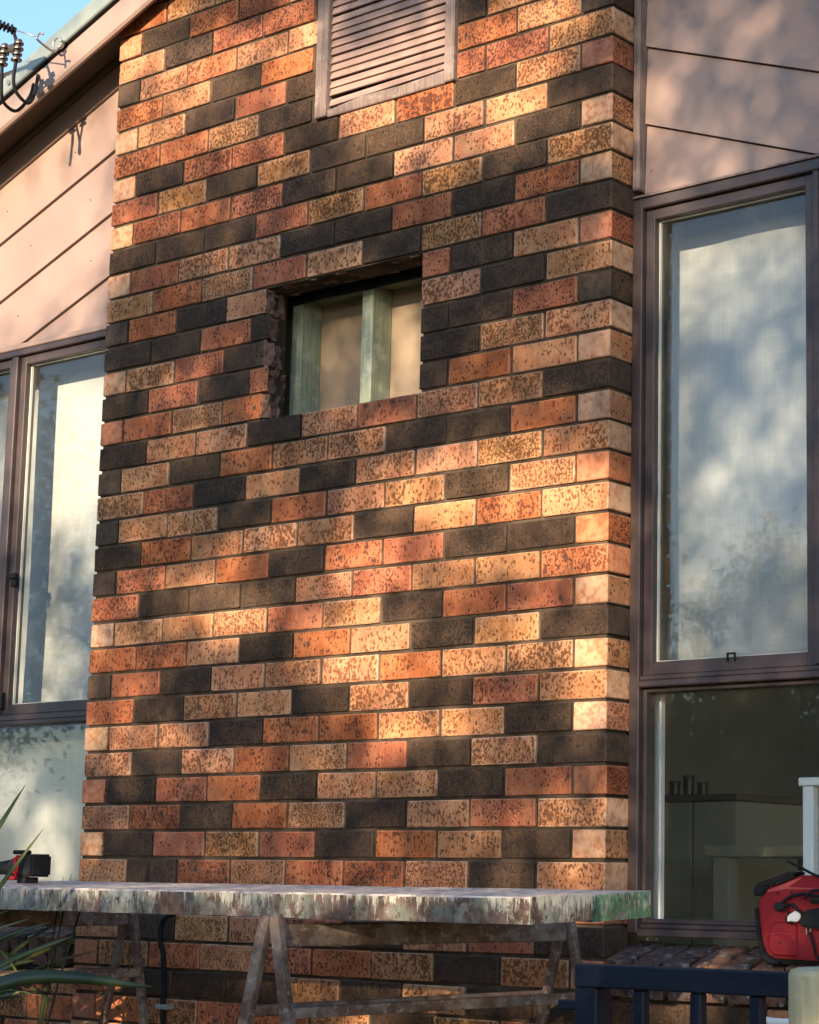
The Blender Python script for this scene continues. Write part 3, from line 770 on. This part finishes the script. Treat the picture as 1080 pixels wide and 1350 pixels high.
# conduit
cd = thing('wall_conduit', 'thin black conduit running down the lower chimney brickwork', 'conduit', (-1.69, -.02, GZ))
part(MB().tube(bezier([(-1.650, -.012, -.085), (-1.675, -.018, -.095), (-1.705, -.020, -.112), (-1.716, -.020, -.15), (-1.711, -.020, -.19), (-1.696, -.020, -.225), (-1.688, -.020, -.38), (-1.682, -.020, -.60), (-1.68, -.02, GZ + .03)], 8), .0085, 10), 'pipe', BLACKP, cd, smooth=True)
for z in (-.375, -.9): part(MB().box(-1.715, -1.660, -.030, .004, z - .010, z + .006), 'saddle', SASHGREY, cd, bevel=.002)

# ------------------------------------------------------------------ trestles and planks
def trestle(loc, dx, label):
    N0 = Vector((-.292 + dx, -.930, 0)); F0 = Vector((-.012 + dx, -.150, 0))
    th = thing('trestle', label, 'trestle', (N0.x, -.55, GZ), group='rusty folding steel trestles')
    for B0, nm in ((N0, 0), (F0, 1)):
        zt = -.078 if nm else -.060
        w = .031 if nm == 0 else .026
        off = .010
        for s in (-1, 1):
            tp = Vector((B0.x + s * off, B0.y + s * .004, zt)); slope = .215 if s > 0 else .235
            ft = Vector((B0.x + s * (off + slope * (zt - GZ - .01)), B0.y + s * .004, GZ + .03))
            part(MB().bar(tp, ft, w, w * .75, up=(0, 1, 0)), 'leg', RUST, th, bevel=.003, jit=.0006)
    a = N0 + Vector((.0, .02, -.108)); b = F0 + Vector((0, -.01, -.100))
    part(MB().bar(a, b, .035, .052), 'bearer', RUST, th, bevel=.003, jit=.0006)
    for s in (-1, 1):
        for z, hh in ((-.285, .026), (-1.0, .026)):
            ax = .010 + (.215 if s > 0 else .235) * (-z - .06)
            a = N0 + Vector((s * ax, .0, z)); b = F0 + Vector((s * ax, 0, z + .018))
            part(MB().bar(a, b, .026, hh), 'brace', RUST, th, bevel=.002, jit=.0006)
    return th
trestle(None, 0, 'rusty steel trestle carrying the right end of the planks')
trestle(None, -1.70, 'rusty steel trestle at the left end of the planks, behind the strap leaves')
def plank(label, x0, x1, y0, y1, zf, zb, th_=.060, seed=1):
    rnd3 = random.Random(seed); n = 40; V = []; F = []
    for i in range(n + 1):
        x = x0 + (x1 - x0) * i / n
        j = [rnd3.uniform(-.0018, .0018) for _ in range(8)]
        V += [(x, y0 + j[0], zf - th_ + j[1]), (x, y0 + j[2], zf - .004 + j[3] * .4), (x, y0 + .005, zf + j[4] * .3), (x, y1, zb + j[5] * .3), (x, y1, zb - th_ + j[6])]
    for i in range(n):
        a = i * 5
        for k in range(5): F.append((a + k, a + (k + 1) % 5, a + 5 + (k + 1) % 5, a + 5 + k))
    F.append((4, 3, 2, 1, 0)); F.append(tuple(n * 5 + k for k in range(5)))
    mb = MB(); mb.v = V; mb.f = F; o = mb.build('scaffold_plank', PLANK)
    return tag(o, label, 'plank', 'paint-splattered scaffold planks')
plank('front scaffold plank, its side and end splattered grey and cream', -3.2, .452, -.880, -.655, -.0065, .000, seed=2)
plank('back scaffold plank nearest the wall with bright green paint on its end', -3.0, .440, -.640, -.410, -.0035, .0070, seed=3)

# ------------------------------------------------------------------ cordless tool on the plank
tl = thing('cordless_power_tool', 'black and red cordless power tool lying on the left of the planks', 'power tool', (-1.5, -.72, 0))
tk = Vector((-1.47, -.72, .0))
def L(a, b, c): return (tk.x + a, tk.y + b, tk.z + c)
part(MB().box(tk.x - .012, tk.x + .050, tk.y - .035, tk.y + .035, .020, .083), 'battery', BLACKP, tl, bevel=.006, seg=2)
part(MB().box(tk.x - .032, tk.x - .0125, tk.y - .038, tk.y + .038, .022, .080), 'battery_collar', REDP, tl, bevel=.006, seg=2)
part(MB().tube([L(-.070, 0, .046), L(-.050, 0, .046), L(-.033, 0, .048)], [.026, .032, .034], 14), 'motor_housing', BLACKP, tl, bevel=.003)
part(MB().tube([L(-.32, .0, .040), L(-.2, .0, .042), L(-.12, 0, .044), L(-.071, 0, .046)], [.020, .018, .019, .024], 14), 'handle', RUBBER, tl, smooth=True)
part(MB().box(tk.x - .075, tk.x - .034, tk.y - .030, tk.y + .030, .010, .022), 'red_guard', REDP, tl, bevel=.005)
part(MB().box(tk.x - .060, tk.x - .020, tk.y - .020, tk.y + .020, .082, .094), 'top_clip', BLACKP, tl, bevel=.004)
part(MB().box(tk.x - .02, tk.x + .015, tk.y - .03, tk.y + .02, .002, .019), 'foot', BLACKP, tl, bevel=.003)

# ------------------------------------------------------------------ red power unit on the sill
gu = thing('red_portable_power_unit', 'red and black portable power unit with draped black leads on the brick sill', 'power unit', (.58, .0, -.17))
G0 = Vector((.5, -.035, 0)); gh = Vector((.95, .312, 0)).normalized(); gn = Vector((gh.y, -gh.x, 0))    # gn points at the street
def gp(s, z, d=0.): return G0 + gh * s + gn * d + Vector((0, 0, z))
def gprism(poly, d0, d1, name, m, bevel=.004, seg=2, parent=gu):
    mb = MB(); n = len(poly)
    for dd in (d1, d0):
        for s_, z in poly: mb.v.append(tuple(gp(s_, z, dd)))
    mb.f.append(tuple(range(n))); mb.f.append(tuple(range(2 * n - 1, n - 1, -1)))
    for i in range(n):
        j = (i + 1) % n; mb.f.append((i, n + i, n + j, j))
    return part(mb, name, m, parent, bevel=bevel, seg=seg)
gprism([(-.004, -.03), (.010, .000), (.19, .010), (.23, .0), (.23, -.165), (.035, -.170), (.012, -.156), (.000, -.084)], -.105, -.004, 'back_shell', BLACKP, .008)
body = gprism([(.0045, -.020), (.0256, .0150), (.1182, .0480), (.1572, .0465), (.225, .034), (.225, -.161), (.144, -.1593), (.040, -.155), (.0185, -.1345), (.009, -.0705)], -.085, .012, 'body', REDP, .006)
gprism([(-.009, -.0046), (-.0003, .0254), (.0909, .0579), (.108, .0538), (.084, .0415), (.030, .0185), (.020, -.0060)], -.095, .020, 'corner_guard', BLACKP, .005)
gprism([(.030, .022), (.088, .046), (.105, .0445), (.060, .024)], .005, .024, 'grip', RUBBER, .003)
for k in range(3): gprism([(.040 + .017 * k, .026 + .006 * k), (.050 + .017 * k, .030 + .006 * k), (.046 + .017 * k, .020 + .006 * k), (.038 + .017 * k, .017 + .006 * k)], .0245, .028, 'grip_rib', BLACKP, .001, 1)
gprism([(.028, .010), (.112, .0425), (.120, .0405), (.085, .0185), (.20, .0155), (.20, .0115), (.075, .0120), (.033, .0040)], .012, .016, 'top_ridge', REDL, .001, 1)
gprism([(.0391, -.0732), (.0562, -.0663), (.104, -.0687), (.107, -.150), (.045, -.148), (.030, -.128), (.036, -.085)], .012, .018, 'front_panel', REDP, .004, 1)
def gtube(pts, r_, name, m, n=8, parent=gu): return part(MB().tube(bezier([gp(*q) for q in pts], 6), r_, n), name, m, parent, smooth=True)
gtube([(.0265, -.112, .0185), (.0345, -.0975, .0195), (.0865, -.0965, .0195), (.1000, -.1125, .0185)], .0013, 'panel_line', REDL, 6)
for s_, z in ((.0564, .0029), (.0907, .0055), (.0225, -.130), (.062, -.118)): part(MB().tube([gp(s_, z, .010), gp(s_, z, .0205)], .0030, 8), 'screw', BLACKP, gu)
gprism([(-.004, -.035), (.0045, -.030), (.012, -.100), (.022, -.138), (.042, -.158), (.060, -.163), (.06, -.170), (.034, -.1705), (.0115, -.157), (.000, -.086)], -.09, .016, 'edge_guard', BLACKP, .003, 1)
ld = thing('black_jumper_leads', 'black leads and clamps with a white tag draped over the red unit', 'leads', (.63, -.05, -.05))
def lpart(f, *a, **k): return f(*a, **k, parent=ld)
gtube([(.083, .082, .03), (.118, .0665, .035), (.157, .048, .04), (.21, .03, .035), (.24, .0, .03)], .0035, 'lead', RUBBER, parent=ld)
gtube([(.070, -.022, .032), (.092, -.006, .036), (.125, .002, .038), (.165, -.002, .036), (.23, -.006, .03)], .0042, 'lead', RUBBER, parent=ld)
gtube([(.073, -.030, .034), (.098, -.024, .040), (.118, -.040, .042), (.150, -.046, .040), (.20, -.030, .036), (.235, -.05, .03)], .0042, 'lead', RUBBER, parent=ld)
gtube([(.070, -.024, .030), (.088, -.044, .036), (.082, -.062, .036), (.098, -.070, .034)], .003, 'lead', RUBBER, parent=ld)
gtube([(.140, -.090, .03), (.150, -.120, .03), (.158, -.150, .03), (.18, -.160, .03)], .0040, 'lead', RUBBER, parent=ld)
gtube([(.128, -.010, .04), (.150, .010, .042), (.18, .012, .04), (.23, .02, .03)], .0038, 'lead', RUBBER, parent=ld)
gprism([(.0495, -.0205), (.0500, -.034), (.060, -.043), (.078, -.036), (.082, -.022), (.066, -.019)], .018, .040, 'clamp', BLACKP, .004, parent=ld)
gprism([(.114, -.076), (.122, -.050), (.128, -.036), (.175, -.030), (.23, -.04), (.23, -.072), (.16, -.082)], .018, .046, 'plug_body', BLACKP, .006, parent=ld)
gprism([(.135, -.02), (.150, .000), (.23, .004), (.23, -.024)], .018, .040, 'plug_body', BLACKP, .006, parent=ld)
gprism([(.0853, -.0655), (.087, -.051), (.1065, -.0385), (.119, -.0455), (.1195, -.056), (.1108, -.0655), (.096, -.064)], .034, .043, 'white_tag', WHITEP, .002, parent=ld)
for s_ in (.131, .141): part(MB().tube([gp(s_, -.078, .03), gp(s_, -.095, .03)], .0018, 6), 'pin', GALV, ld)

# ------------------------------------------------------------------ railing, post, metal handle
rl = thing('metal_railing', 'navy-black metal railing in front of the sill at lower right', 'railing', (1.2, -1.2, GZ))
part(MB().box(.832, 1.80, -1.22, -1.18, -.170, -.126), 'top_rail', NAVY, rl, bevel=.003)
part(MB().box(.833, .885, -1.219, -1.170, GZ, -.1705), 'end_post', NAVY, rl, bevel=.003)
for i in range(7):
    x = .965 + .129 * i
    part(MB().box(x, x + .025, -1.212, -1.188, GZ + .10, -.1705), 'baluster', NAVY, rl, bevel=.003)
part(MB().box(.886, 1.80, -1.215, -1.185, GZ + .06, GZ + .0995), 'bottom_rail', NAVY, rl, bevel=.003)
part(MB().box(.785, .8325, -1.210, -1.190, -.215, -.196), 'side_bar', NAVY, rl, bevel=.003)
ps = MB(); ps.tube([(1.56, -1.50, GZ), (1.56, -1.50, -.112), (1.56, -1.50, -.104), (1.56, -1.50, -.1005)], [.066, .066, .062, .050], 28)
tag(ps.build('timber_post', POSTM, smooth=False), 'pale round timber post at the lower right corner', 'post')
hd_ = thing('metal_tub_handle', 'grey metal handle with a pale lip between the last balusters', 'handle', (.79, -.4, -.6))
part(MB().tube(bezier([(.748, -.40, -.30), (.742, -.40, -.262), (.742, -.40, -.228), (.752, -.40, -.216), (.80, -.40, -.212), (.86, -.40, -.212), (.88, -.4, -.225), (.885, -.4, -.30)], 6), .0065, 8), 'loop', SASHGREY, hd_, smooth=True)
part(MB().tube(bezier([(.748, -.42, -.262), (.765, -.43, -.275), (.82, -.43, -.278), (.89, -.42, -.27)], 6), .011, 8), 'lip', WHITEP, hd_, smooth=True)
part(MB().box(.752, .90, -.38, -.2, -.62, -.285), 'tub', SASHGREY, hd_, bevel=.01)

# ------------------------------------------------------------------ strap-leaf plants
def blade(parent, a, tip, w, m, sag=.0, roll=0., n=12, mid=None):
    a = Vector(a); tip = Vector(tip); mb = MB()
    c = (a + tip) / 2 + Vector((0, 0, sag)); path = bezier([a, c, tip], n // 2)
    nn = len(path)
    for i, p in enumerate(path):
        t = i / (nn - 1); d = (path[min(i + 1, nn - 1)] - path[max(i - 1, 0)]).normalized()
        sdv = d.cross(Vector((math.sin(roll), -math.cos(roll), .25))).normalized(); up = sdv.cross(d)
        ww = w * (min(1, .45 + t * 2) * (1 - t ** 2.6) ** .8 + .0)
        mb.v += [tuple(p - sdv * ww / 2 + up * ww * .16), tuple(p), tuple(p + sdv * ww / 2 + up * ww * .16), tuple(p + up * -.0015)]
    for i in range(nn - 1):
        b = i * 4
        mb.f += [(b, b + 1, b + 5, b + 4), (b + 1, b + 2, b + 6, b + 5), (b + 2, b + 3, b + 7, b + 6), (b + 3, b, b + 4, b + 7)]
    return part(mb, 'leaf', m, parent, smooth=True, fix=True)
yc = thing('strap_leaf_plant', 'large strap-leafed plant with spiky green blades at the lower left', 'plant', (-1.62, -1.15, GZ))
B1 = (-1.60, -1.15, -.62); rp_ = random.Random(3)
part(MB().tube([(-1.62, -1.15, GZ), (-1.61, -1.15, -1.1), (-1.60, -1.15, -.60)], [.05, .045, .035], 10), 'stem', BARK, yc)
for tip, w, m_, sg in (((-1.019, -1.1, .252), .034, BLADE, .05), ((-.938, -1.1, .141), .022, BLADE, .04), ((-.502, -1.1, -.229), .040, BLADED, .16),
                      ((-.80, -1.1, -.118), .022, BLADE, .10), ((-.86, -1.12, -.085), .016, BLADED, .14), ((-.95, -1.12, -.08), .014, BLADEY, .14),
                      ((-1.05, -1.1, -.06), .018, BLADED, .15), ((-1.30, -1.1, .33), .035, BLADE, .06), ((-1.5, -1.1, .40), .04, BLADE, .05),
                      ((-1.0, -1.1, -.40), .030, BLADE, .12), ((-.92, -1.05, -.46), .022, BLADED, .12), ((-1.12, -1.15, -.30), .03, BLADE, .10),
                      ((-.98, -1.1, -.27), .016, BLADED, .10), ((-1.1, -1.1, -.18), .015, BLADEY, .10), ((-1.9, -1.2, .2), .04, BLADE, .1), ((-2.1, -1.0, -.1), .04, BLADED, .2),
                      ((-1.2, -1.0, -.52), .035, BLADEY, .1), ((-1.05, -1.2, -.55), .03, BLADED, .1)):
    blade(yc, Vector(B1) + Vector((rp_.uniform(-.02, .02), rp_.uniform(-.02, .02), rp_.uniform(-.03, .03))), tip, w * 1.2, m_, sg, rp_.uniform(-.5, .5))
y2 = thing('strap_leaf_plant', 'smaller strap-leafed clump in shade behind the left trestle', 'plant', (-2.15, -.38, GZ))
B2 = (-2.25, -.38, -.55)
part(MB().tube([(-2.2, -.38, GZ), (-2.25, -.38, -.53)], [.05, .035], 10), 'stem', BARK, y2)
for k in range(22):
    tip = (rp_.uniform(-2.2, -1.62), rp_.uniform(-.5, -.25), rp_.uniform(-.42, -.10)) if k < 17 else (rp_.uniform(-2.6, -2.2), -.4, rp_.uniform(-.3, -.1))
    blade(y2, Vector(B2) + Vector((rp_.uniform(-.04, .04), rp_.uniform(-.03, .03), rp_.uniform(-.05, .05))), tip, rp_.uniform(.012, .026), rp_.choice([BLADED, BLADE, BLADEY, BLADED]), rp_.uniform(.05, .2), rp_.uniform(-.6, .6))
for tip in ((-1.700, -.42, .020), (-1.663, -.42, .030), (-1.56, -.42, .055)):
    blade(y2, (-1.85, -.38, -.60), tip, .014, BLADED, .02, 0)

# ------------------------------------------------------------------ trees
LIT = [(-1.95, .95, .25, .14, .55), (-1.8, .45, .2, .1, .35), (-1.2, 2.2, .35, .06, .4), (-.45, .95, .3, .1, .6), (-2.65, 2.35, .45, .38, .97), (-1.75, 2.62, 0.42, 0.16, 0.75), (-1.95, 2.35, 0.2, 0.2, 0.6), (-1.4, 2.45, 0.25, 0.1, 0.6), (-0.75, 2.5, 0.3, 0.12, 0.7), (-2.55, 1.62, 0.28, 0.3, 1), (-1.6, -0.14, 0.9, 0.015, 0.7), (-0.3, -0.14, 0.6, 0.015, 0.7), (-2.64, 2.31, 0.47, 0.27, 0.85), (-2.79, 2.57, 0.35, 0.12, 0.68), (-2.41, 2.64, 0.25, 0.18, 0.68), (-2.8, 2.14, 0.27, 0.15, 0.77), (-2.4, 2.04, 0.17, 0.11, 0.59), (-2.5, 2.81, 0.5, 0.18, 0.85), (-2.14, 2.92, 0.24, 0.14, 1), (-2.6, 1.78, 0.24, 0.17, 1), (-2.74, 1.63, 0.26, 0.23, 0.55), (-2.72, 0.84, 0.17, 0.17, 0.6), (-2.55, 1.16, 0.13, 0.17, 0.4), (-1.67, 2.7, 0.18, 0.1, 0.9), (-1.28, 2.68, 0.1, 0.13, 0.9), (-1.96, 2.55, 0.15, 0.11, 0.6), (-1.47, 2.36, 0.24, 0.08, 0.45), (-2.02, 2.32, 0.12, 0.17, 0.4), (-1.74, 2.08, 0.22, 0.05, 0.3), (-1.0, 2.51, 0.22, 0.08, 1), (-0.75, 2.55, 0.19, 0.05, 1), (-0.71, 2.4, 0.18, 0.04, 1), (-0.9, 2.34, 0.13, 0.06, 1), (-0.59, 2.25, 0.12, 0.06, 0.7), (-0.44, 2.4, 0.17, 0.07, 0.9), (-0.32, 2.24, 0.13, 0.06, 1), (-0.53, 2.5, 0.12, 0.06, 0.9), (-0.33, 2.52, 0.14, 0.05, 0.8), (-1.11, 2.74, 0.07, 0.03, 0.6), (-0.71, 2.18, 0.09, 0.05, 0.4), (-0.24, 2.12, 0.11, 0.05, 0.3), (-0.02, 2.21, 0.11, 0.07, 0.3), (0.16, 2.5, 0.049, 0.12, 0.39), (0.38, 2.4, 0.042, 0.11, 0.49), (0.44, 2.26, 0.035, 0.09, 0.39), (0.08, 2.23, 0.05, 0.09, 0.7), (0.19, 2.06, 0.105, 0.07, 0.49), (0.56, 2.23, 0.035, 0.13, 0.34), (0.58, 2.09, 0.049, 0.04, 0.24), (0.34, 2.1, 0.084, 0.03, 0.29), (-0.92, 1.75, 0.05, 0.12, 0.7), (-1.02, 1.61, 0.03, 0.09, 0.6), (-1.2, 1.73, 0.08, 0.1, 0.35), (-0.07, 1.73, 0.08, 0.09, 0.35), (-0.04, 1.51, 0.08, 0.04, 0.4), (-0.28, 1.57, 0.11, 0.03, 0.25), (-0.92, 1.36, 0.16, 0.05, 0.3), (-0.39, 1.23, 0.25, 0.05, 0.8), (-0.22, 1.12, 0.19, 0.07, 1), (-0.03, 1.1, 0.06, 0.13, 0.8), (-0.73, 1.17, 0.13, 0.06, 0.9), (-0.55, 1.07, 0.17, 0.04, 0.7), (-1.11, 1.19, 0.13, 0.05, 0.3), (-0.44, 0.97, 0.3, 0.04, 0.8), (-0.85, 0.98, 0.18, 0.06, 0.85), (-0.03, 0.95, 0.06, 0.13, 0.9), (-1.23, 0.98, 0.16, 0.04, 0.4), (-1.53, 0.99, 0.07, 0.06, 0.9), (-1.49, 0.87, 0.15, 0.08, 0.95), (-1.67, 0.9, 0.11, 0.05, 0.7), (-1.33, 1.09, 0.1, 0.03, 0.5), (-0.32, 0.72, 0.16, 0.04, 0.7), (-0.16, 0.81, 0.16, 0.04, 0.4), (-0.9, 0.76, 0.21, 0.08, 1), (-0.66, 0.7, 0.14, 0.07, 0.8), (-0.92, 0.62, 0.15, 0.05, 0.8), (-1.55, 0.72, 0.14, 0.05, 0.5), (-1.25, 0.66, 0.13, 0.05, 0.4), (-1.96, 0.82, 0.15, 0.05, 0.3), (-0.05, 0.6, 0.06, 0.15, 1), (-0.21, 0.63, 0.13, 0.05, 0.5), (-0.48, 0.66, 0.11, 0.04, 0.4), (-0.65, 0.48, 0.17, 0.04, 0.85), (-0.4, 0.48, 0.08, 0.03, 0.6), (-0.86, 0.4, 0.12, 0.03, 0.5), (-1.93, 0.5, 0.15, 0.05, 0.5), (-1.5, 0.41, 0.1, 0.05, 0.5), (-1.32, 0.29, 0.13, 0.05, 0.45), (-1.26, 0.38, 0.06, 0.03, 0.4), (-0.02, 0.29, 0.08, 0.04, 0.4), (-0.04, 0.05, 0.08, 0.05, 0.6), (-0.25, 0.03, 0.11, 0.04, 0.4), (-0.42, 0.36, 0.11, 0.04, 0.3), (-1.63, 0.32, 0.14, 0.03, 0.25), (0.25, 1.86, 0.23, 0.11, 0.62), (0.17, 1.73, 0.13, 0.07, 0.45), (0.28, 1.13, 0.06, 0.13, 0.5), (0.4, 1.14, 0.06, 0.15, 0.39), (0.5, 1.34, 0.06, 0.17, 0.44), (0.2, 1.55, 0.05, 0.04, 0.17), (-0.18, -0.24, 0.04, 0.03, 1), (-0.54, -0.23, 0.05, 0.03, 0.5), (0.19, -0.25, 0.03, 0.02, 0.5), (-0.91, -0.24, 0.16, 0.02, 0.4), (-2.62, 0.21, 0.1, 0.08, 0.8), (-2.85, 0.43, 0.09, 0.08, 0.5), (-1.94, -0.4, 0.04, 0.06, 0.9), (-0.85, -0.38, 0.04, 0.02, 0.9), (0.26, -0.26, 0.03, 0.02, 0.8), (0.3, 0.95, 0.3, 0.3, 0.3), (0.3, 1.3, 0.3, 0.3, 0.3), (-1.0, 0.2, 0.9, 0.2, 0.25), (-1.9, 0.7, 0.25, 0.25, 0.3), (-0.35, 1.5, 0.25, 0.12, 0.3), (-1.75, 1.45, 0.35, 0.2, 0.25)]
def leaves_mesh(name, P, L0, W0, rng):
    n = len(P)
    d = rng.normal(size=(n, 3)); d[:, 2] -= .8; d /= np.linalg.norm(d, axis=1)[:, None]
    e = rng.normal(size=(n, 3)); s_ = np.cross(d, e); s_ /= np.linalg.norm(s_, axis=1)[:, None]
    Ls = (L0 * rng.uniform(.7, 1.3, n))[:, None]; Ws = (W0 * rng.uniform(.7, 1.3, n))[:, None]
    V = np.stack([P, P + d * Ls * .45 + s_ * Ws / 2, P + d * Ls, P + d * Ls * .45 - s_ * Ws / 2], 1).reshape(-1, 3)
    me = bpy.data.meshes.new(name); me.vertices.add(4 * n); me.vertices.foreach_set('co', V.astype(np.float32).ravel())
    me.loops.add(4 * n); me.loops.foreach_set('vertex_index', np.arange(4 * n, dtype=np.int32))
    me.polygons.add(n); me.polygons.foreach_set('loop_start', np.arange(0, 4 * n, 4, dtype=np.int32)); me.polygons.foreach_set('loop_total', np.full(n, 4, dtype=np.int32))
    me.update(); me.materials.append(LEAF); return me
def trunk(mb, base, top, r0, limbs, rng, R0):
    mid = (base + top) / 2 + Vector((rng.uniform(-.3, .3), rng.uniform(-.3, .3), 0))
    path = bezier([base, mid, top], 5); n = len(path)
    mb.tube(path, [r0 * (1 - .75 * i / (n - 1)) for i in range(n)], 10)
    for k in range(limbs):
        i = int(rng.uniform(.35, .95) * (n - 1)); a = path[i]; t = rng.uniform(0, 6.28)
        e = a + Vector((math.cos(t) * R0 * rng.uniform(.4, .85), math.sin(t) * R0 * rng.uniform(.4, .85), R0 * rng.uniform(.1, .8)))
        m_ = (a + e) / 2 + Vector((0, 0, -.15 * R0)); r1 = r0 * .35
        pp = bezier([a, m_, e], 4); mb.tube(pp, [r1 * (1 - .8 * j / (len(pp) - 1)) for j in range(len(pp))], 6)
def wall_xz(P):
    t = P[:, 1] / to_sun.y          # travel back along the ray to y = 0
    return P[:, 0] - to_sun.x * t, P[:, 2] - to_sun.z * t
rng = np.random.default_rng(11)
N = 52000; c0 = np.array([-1.15 + .268 * 9.5, -9.5, 1.15 + .2465 * 9.5]) 
NC = 5200
U = rng.normal(size=(NC, 3)); U /= np.linalg.norm(U, axis=1)[:, None]; U *= rng.uniform(0, 1, NC)[:, None] ** (1 / 3.)
cl = c0 + U * np.array([3.1, 1.6, 3.1])
P = (cl[:, None, :] + rng.normal(size=(NC, 24, 3)) * .14).reshape(-1, 3)
wx, wz = wall_xz(P)
lit = np.zeros(len(P))
for (x, z, a, b, w) in LIT:
    a = a * 1.15 + .05; b = b * 1.2 + .045
    lit = np.maximum(lit, w * np.exp(-(((wx - x) / a) ** 2 + ((wz - z) / b) ** 2) ** 2 * .6))
keep = rng.uniform(size=len(P)) > lit ** .5 * 1.02  # unseen crown thinned by LIT so sun reaches chosen patches of the wall
P = P[keep]
gt = thing('gum_tree', 'tall leafy gum tree across the yard whose shade dapples the wall', 'tree', (1.6, -10.2, GZ))
tm = MB(); trunk(tm, Vector((1.7, -10.3, GZ)), Vector((1.4, -9.6, 1.6)), .16, 6, random.Random(2), 1.2)
part(tm, 'trunk', BARK, gt, smooth=True)
lo = bpy.data.objects.new('crown', leaves_mesh('crown', P, .10, .032, rng)); C.objects.link(lo); put(lo, gt)
def tree(name, label, x, y, h, Rr, seed, nleaf):
    rg = np.random.default_rng(seed); rr_ = random.Random(seed)
    th = thing(name, label, 'tree', (x, y, GZ), group='trees along the far fence')
    tm = MB(); trunk(tm, Vector((x, y, GZ)), Vector((x, y, GZ + h * .72)), .16 + h * .012, 7, rr_, Rr)
    part(tm, 'trunk', BARK, th, smooth=True)
    k = nleaf // 14
    U = rg.normal(size=(k, 3)); U /= np.linalg.norm(U, axis=1)[:, None]; U *= rg.uniform(.2, 1, k)[:, None] ** (1 / 2.)
    cc = np.array([x, y, GZ + h * .66]) + U * np.array([Rr, Rr, h * .36])
    P = (cc[:, None, :] + rg.normal(size=(k, 40, 3)) * .38).reshape(-1, 3)
    lo = bpy.data.objects.new('crown', leaves_mesh('crown', P, .15, .06, rg)); C.objects.link(lo); put(lo, th)
tree('broad_tree', 'broad leafy tree at the far left of the back fence', -17, -19, 7.5, 2.8, 21, 9000)
tree('broad_tree', 'round leafy tree standing second along the back fence', -11.5, -21, 6.5, 2.4, 22, 8000)
tree('broad_tree', 'lower leafy tree near the middle of the back fence', -6.5, -22, 5.2, 2.3, 23, 7000)
tree('broad_tree', 'tall narrow leafy tree beyond the left corner of the yard', -22, -13, 9, 2.6, 24, 8000)
fn = thing('paling_fence', 'weathered grey paling fence along the far side of the yard', 'fence', (-8, -24, GZ))
fm = MB(); rf_ = random.Random(5)
for i in range(230):
    x = -26 + i * .16; h_ = 1.7 + rf_.uniform(-.03, .03); fm.box(x, x + .145, -24 + rf_.uniform(-.01, .01), -23.98, GZ, GZ + h_)
fpo = part(fm, 'paling_panel', PALING, fn)
part(MB().box(-26, 11, -23.975, -23.93, GZ + .4, GZ + .48).box(-26, 11, -23.975, -23.93, GZ + 1.3, GZ + 1.38), 'rail', PALING, fn)

hg = thing('reflection_hedge', 'dense unseen hedge added in front of the paling fence to darken window reflections', 'hedge', (-13, -22, GZ))  # out of view, added to darken what the lower panes reflect
rg = np.random.default_rng(77)
P = np.stack([rg.uniform(-27, 6, 90000), rg.uniform(-23.2, -21.6, 90000), GZ + rg.uniform(0, 1, 90000) ** .8 * 5.2], 1)
P[:, 2] *= 1 + .0 * P[:, 0]; P = P[P[:, 2] < GZ + 4.3 + .5 * np.sin(P[:, 0] * 1.1) + .4 * np.sin(P[:, 0] * 2.7 + 1)]
lo = bpy.data.objects.new('foliage', leaves_mesh('foliage', P, .20, .09, rg)); C.objects.link(lo); put(lo, hg)
part(MB().box(-26.5, 5.5, -23.0, -22.3, GZ, GZ + 3.7), 'sky_blocker_core', LEAF, hg, jit=.1)  # solid block added so no bright sky gaps reflect through the leaves
sm = MB()
for x in range(-26, 6, 2): sm.tube([(x, -22.4, GZ), (x + .2, -22.4, GZ + 1.8)], [.06, .02], 6)
tag(part(sm, 'stem', BARK, hg), kind='stuff')
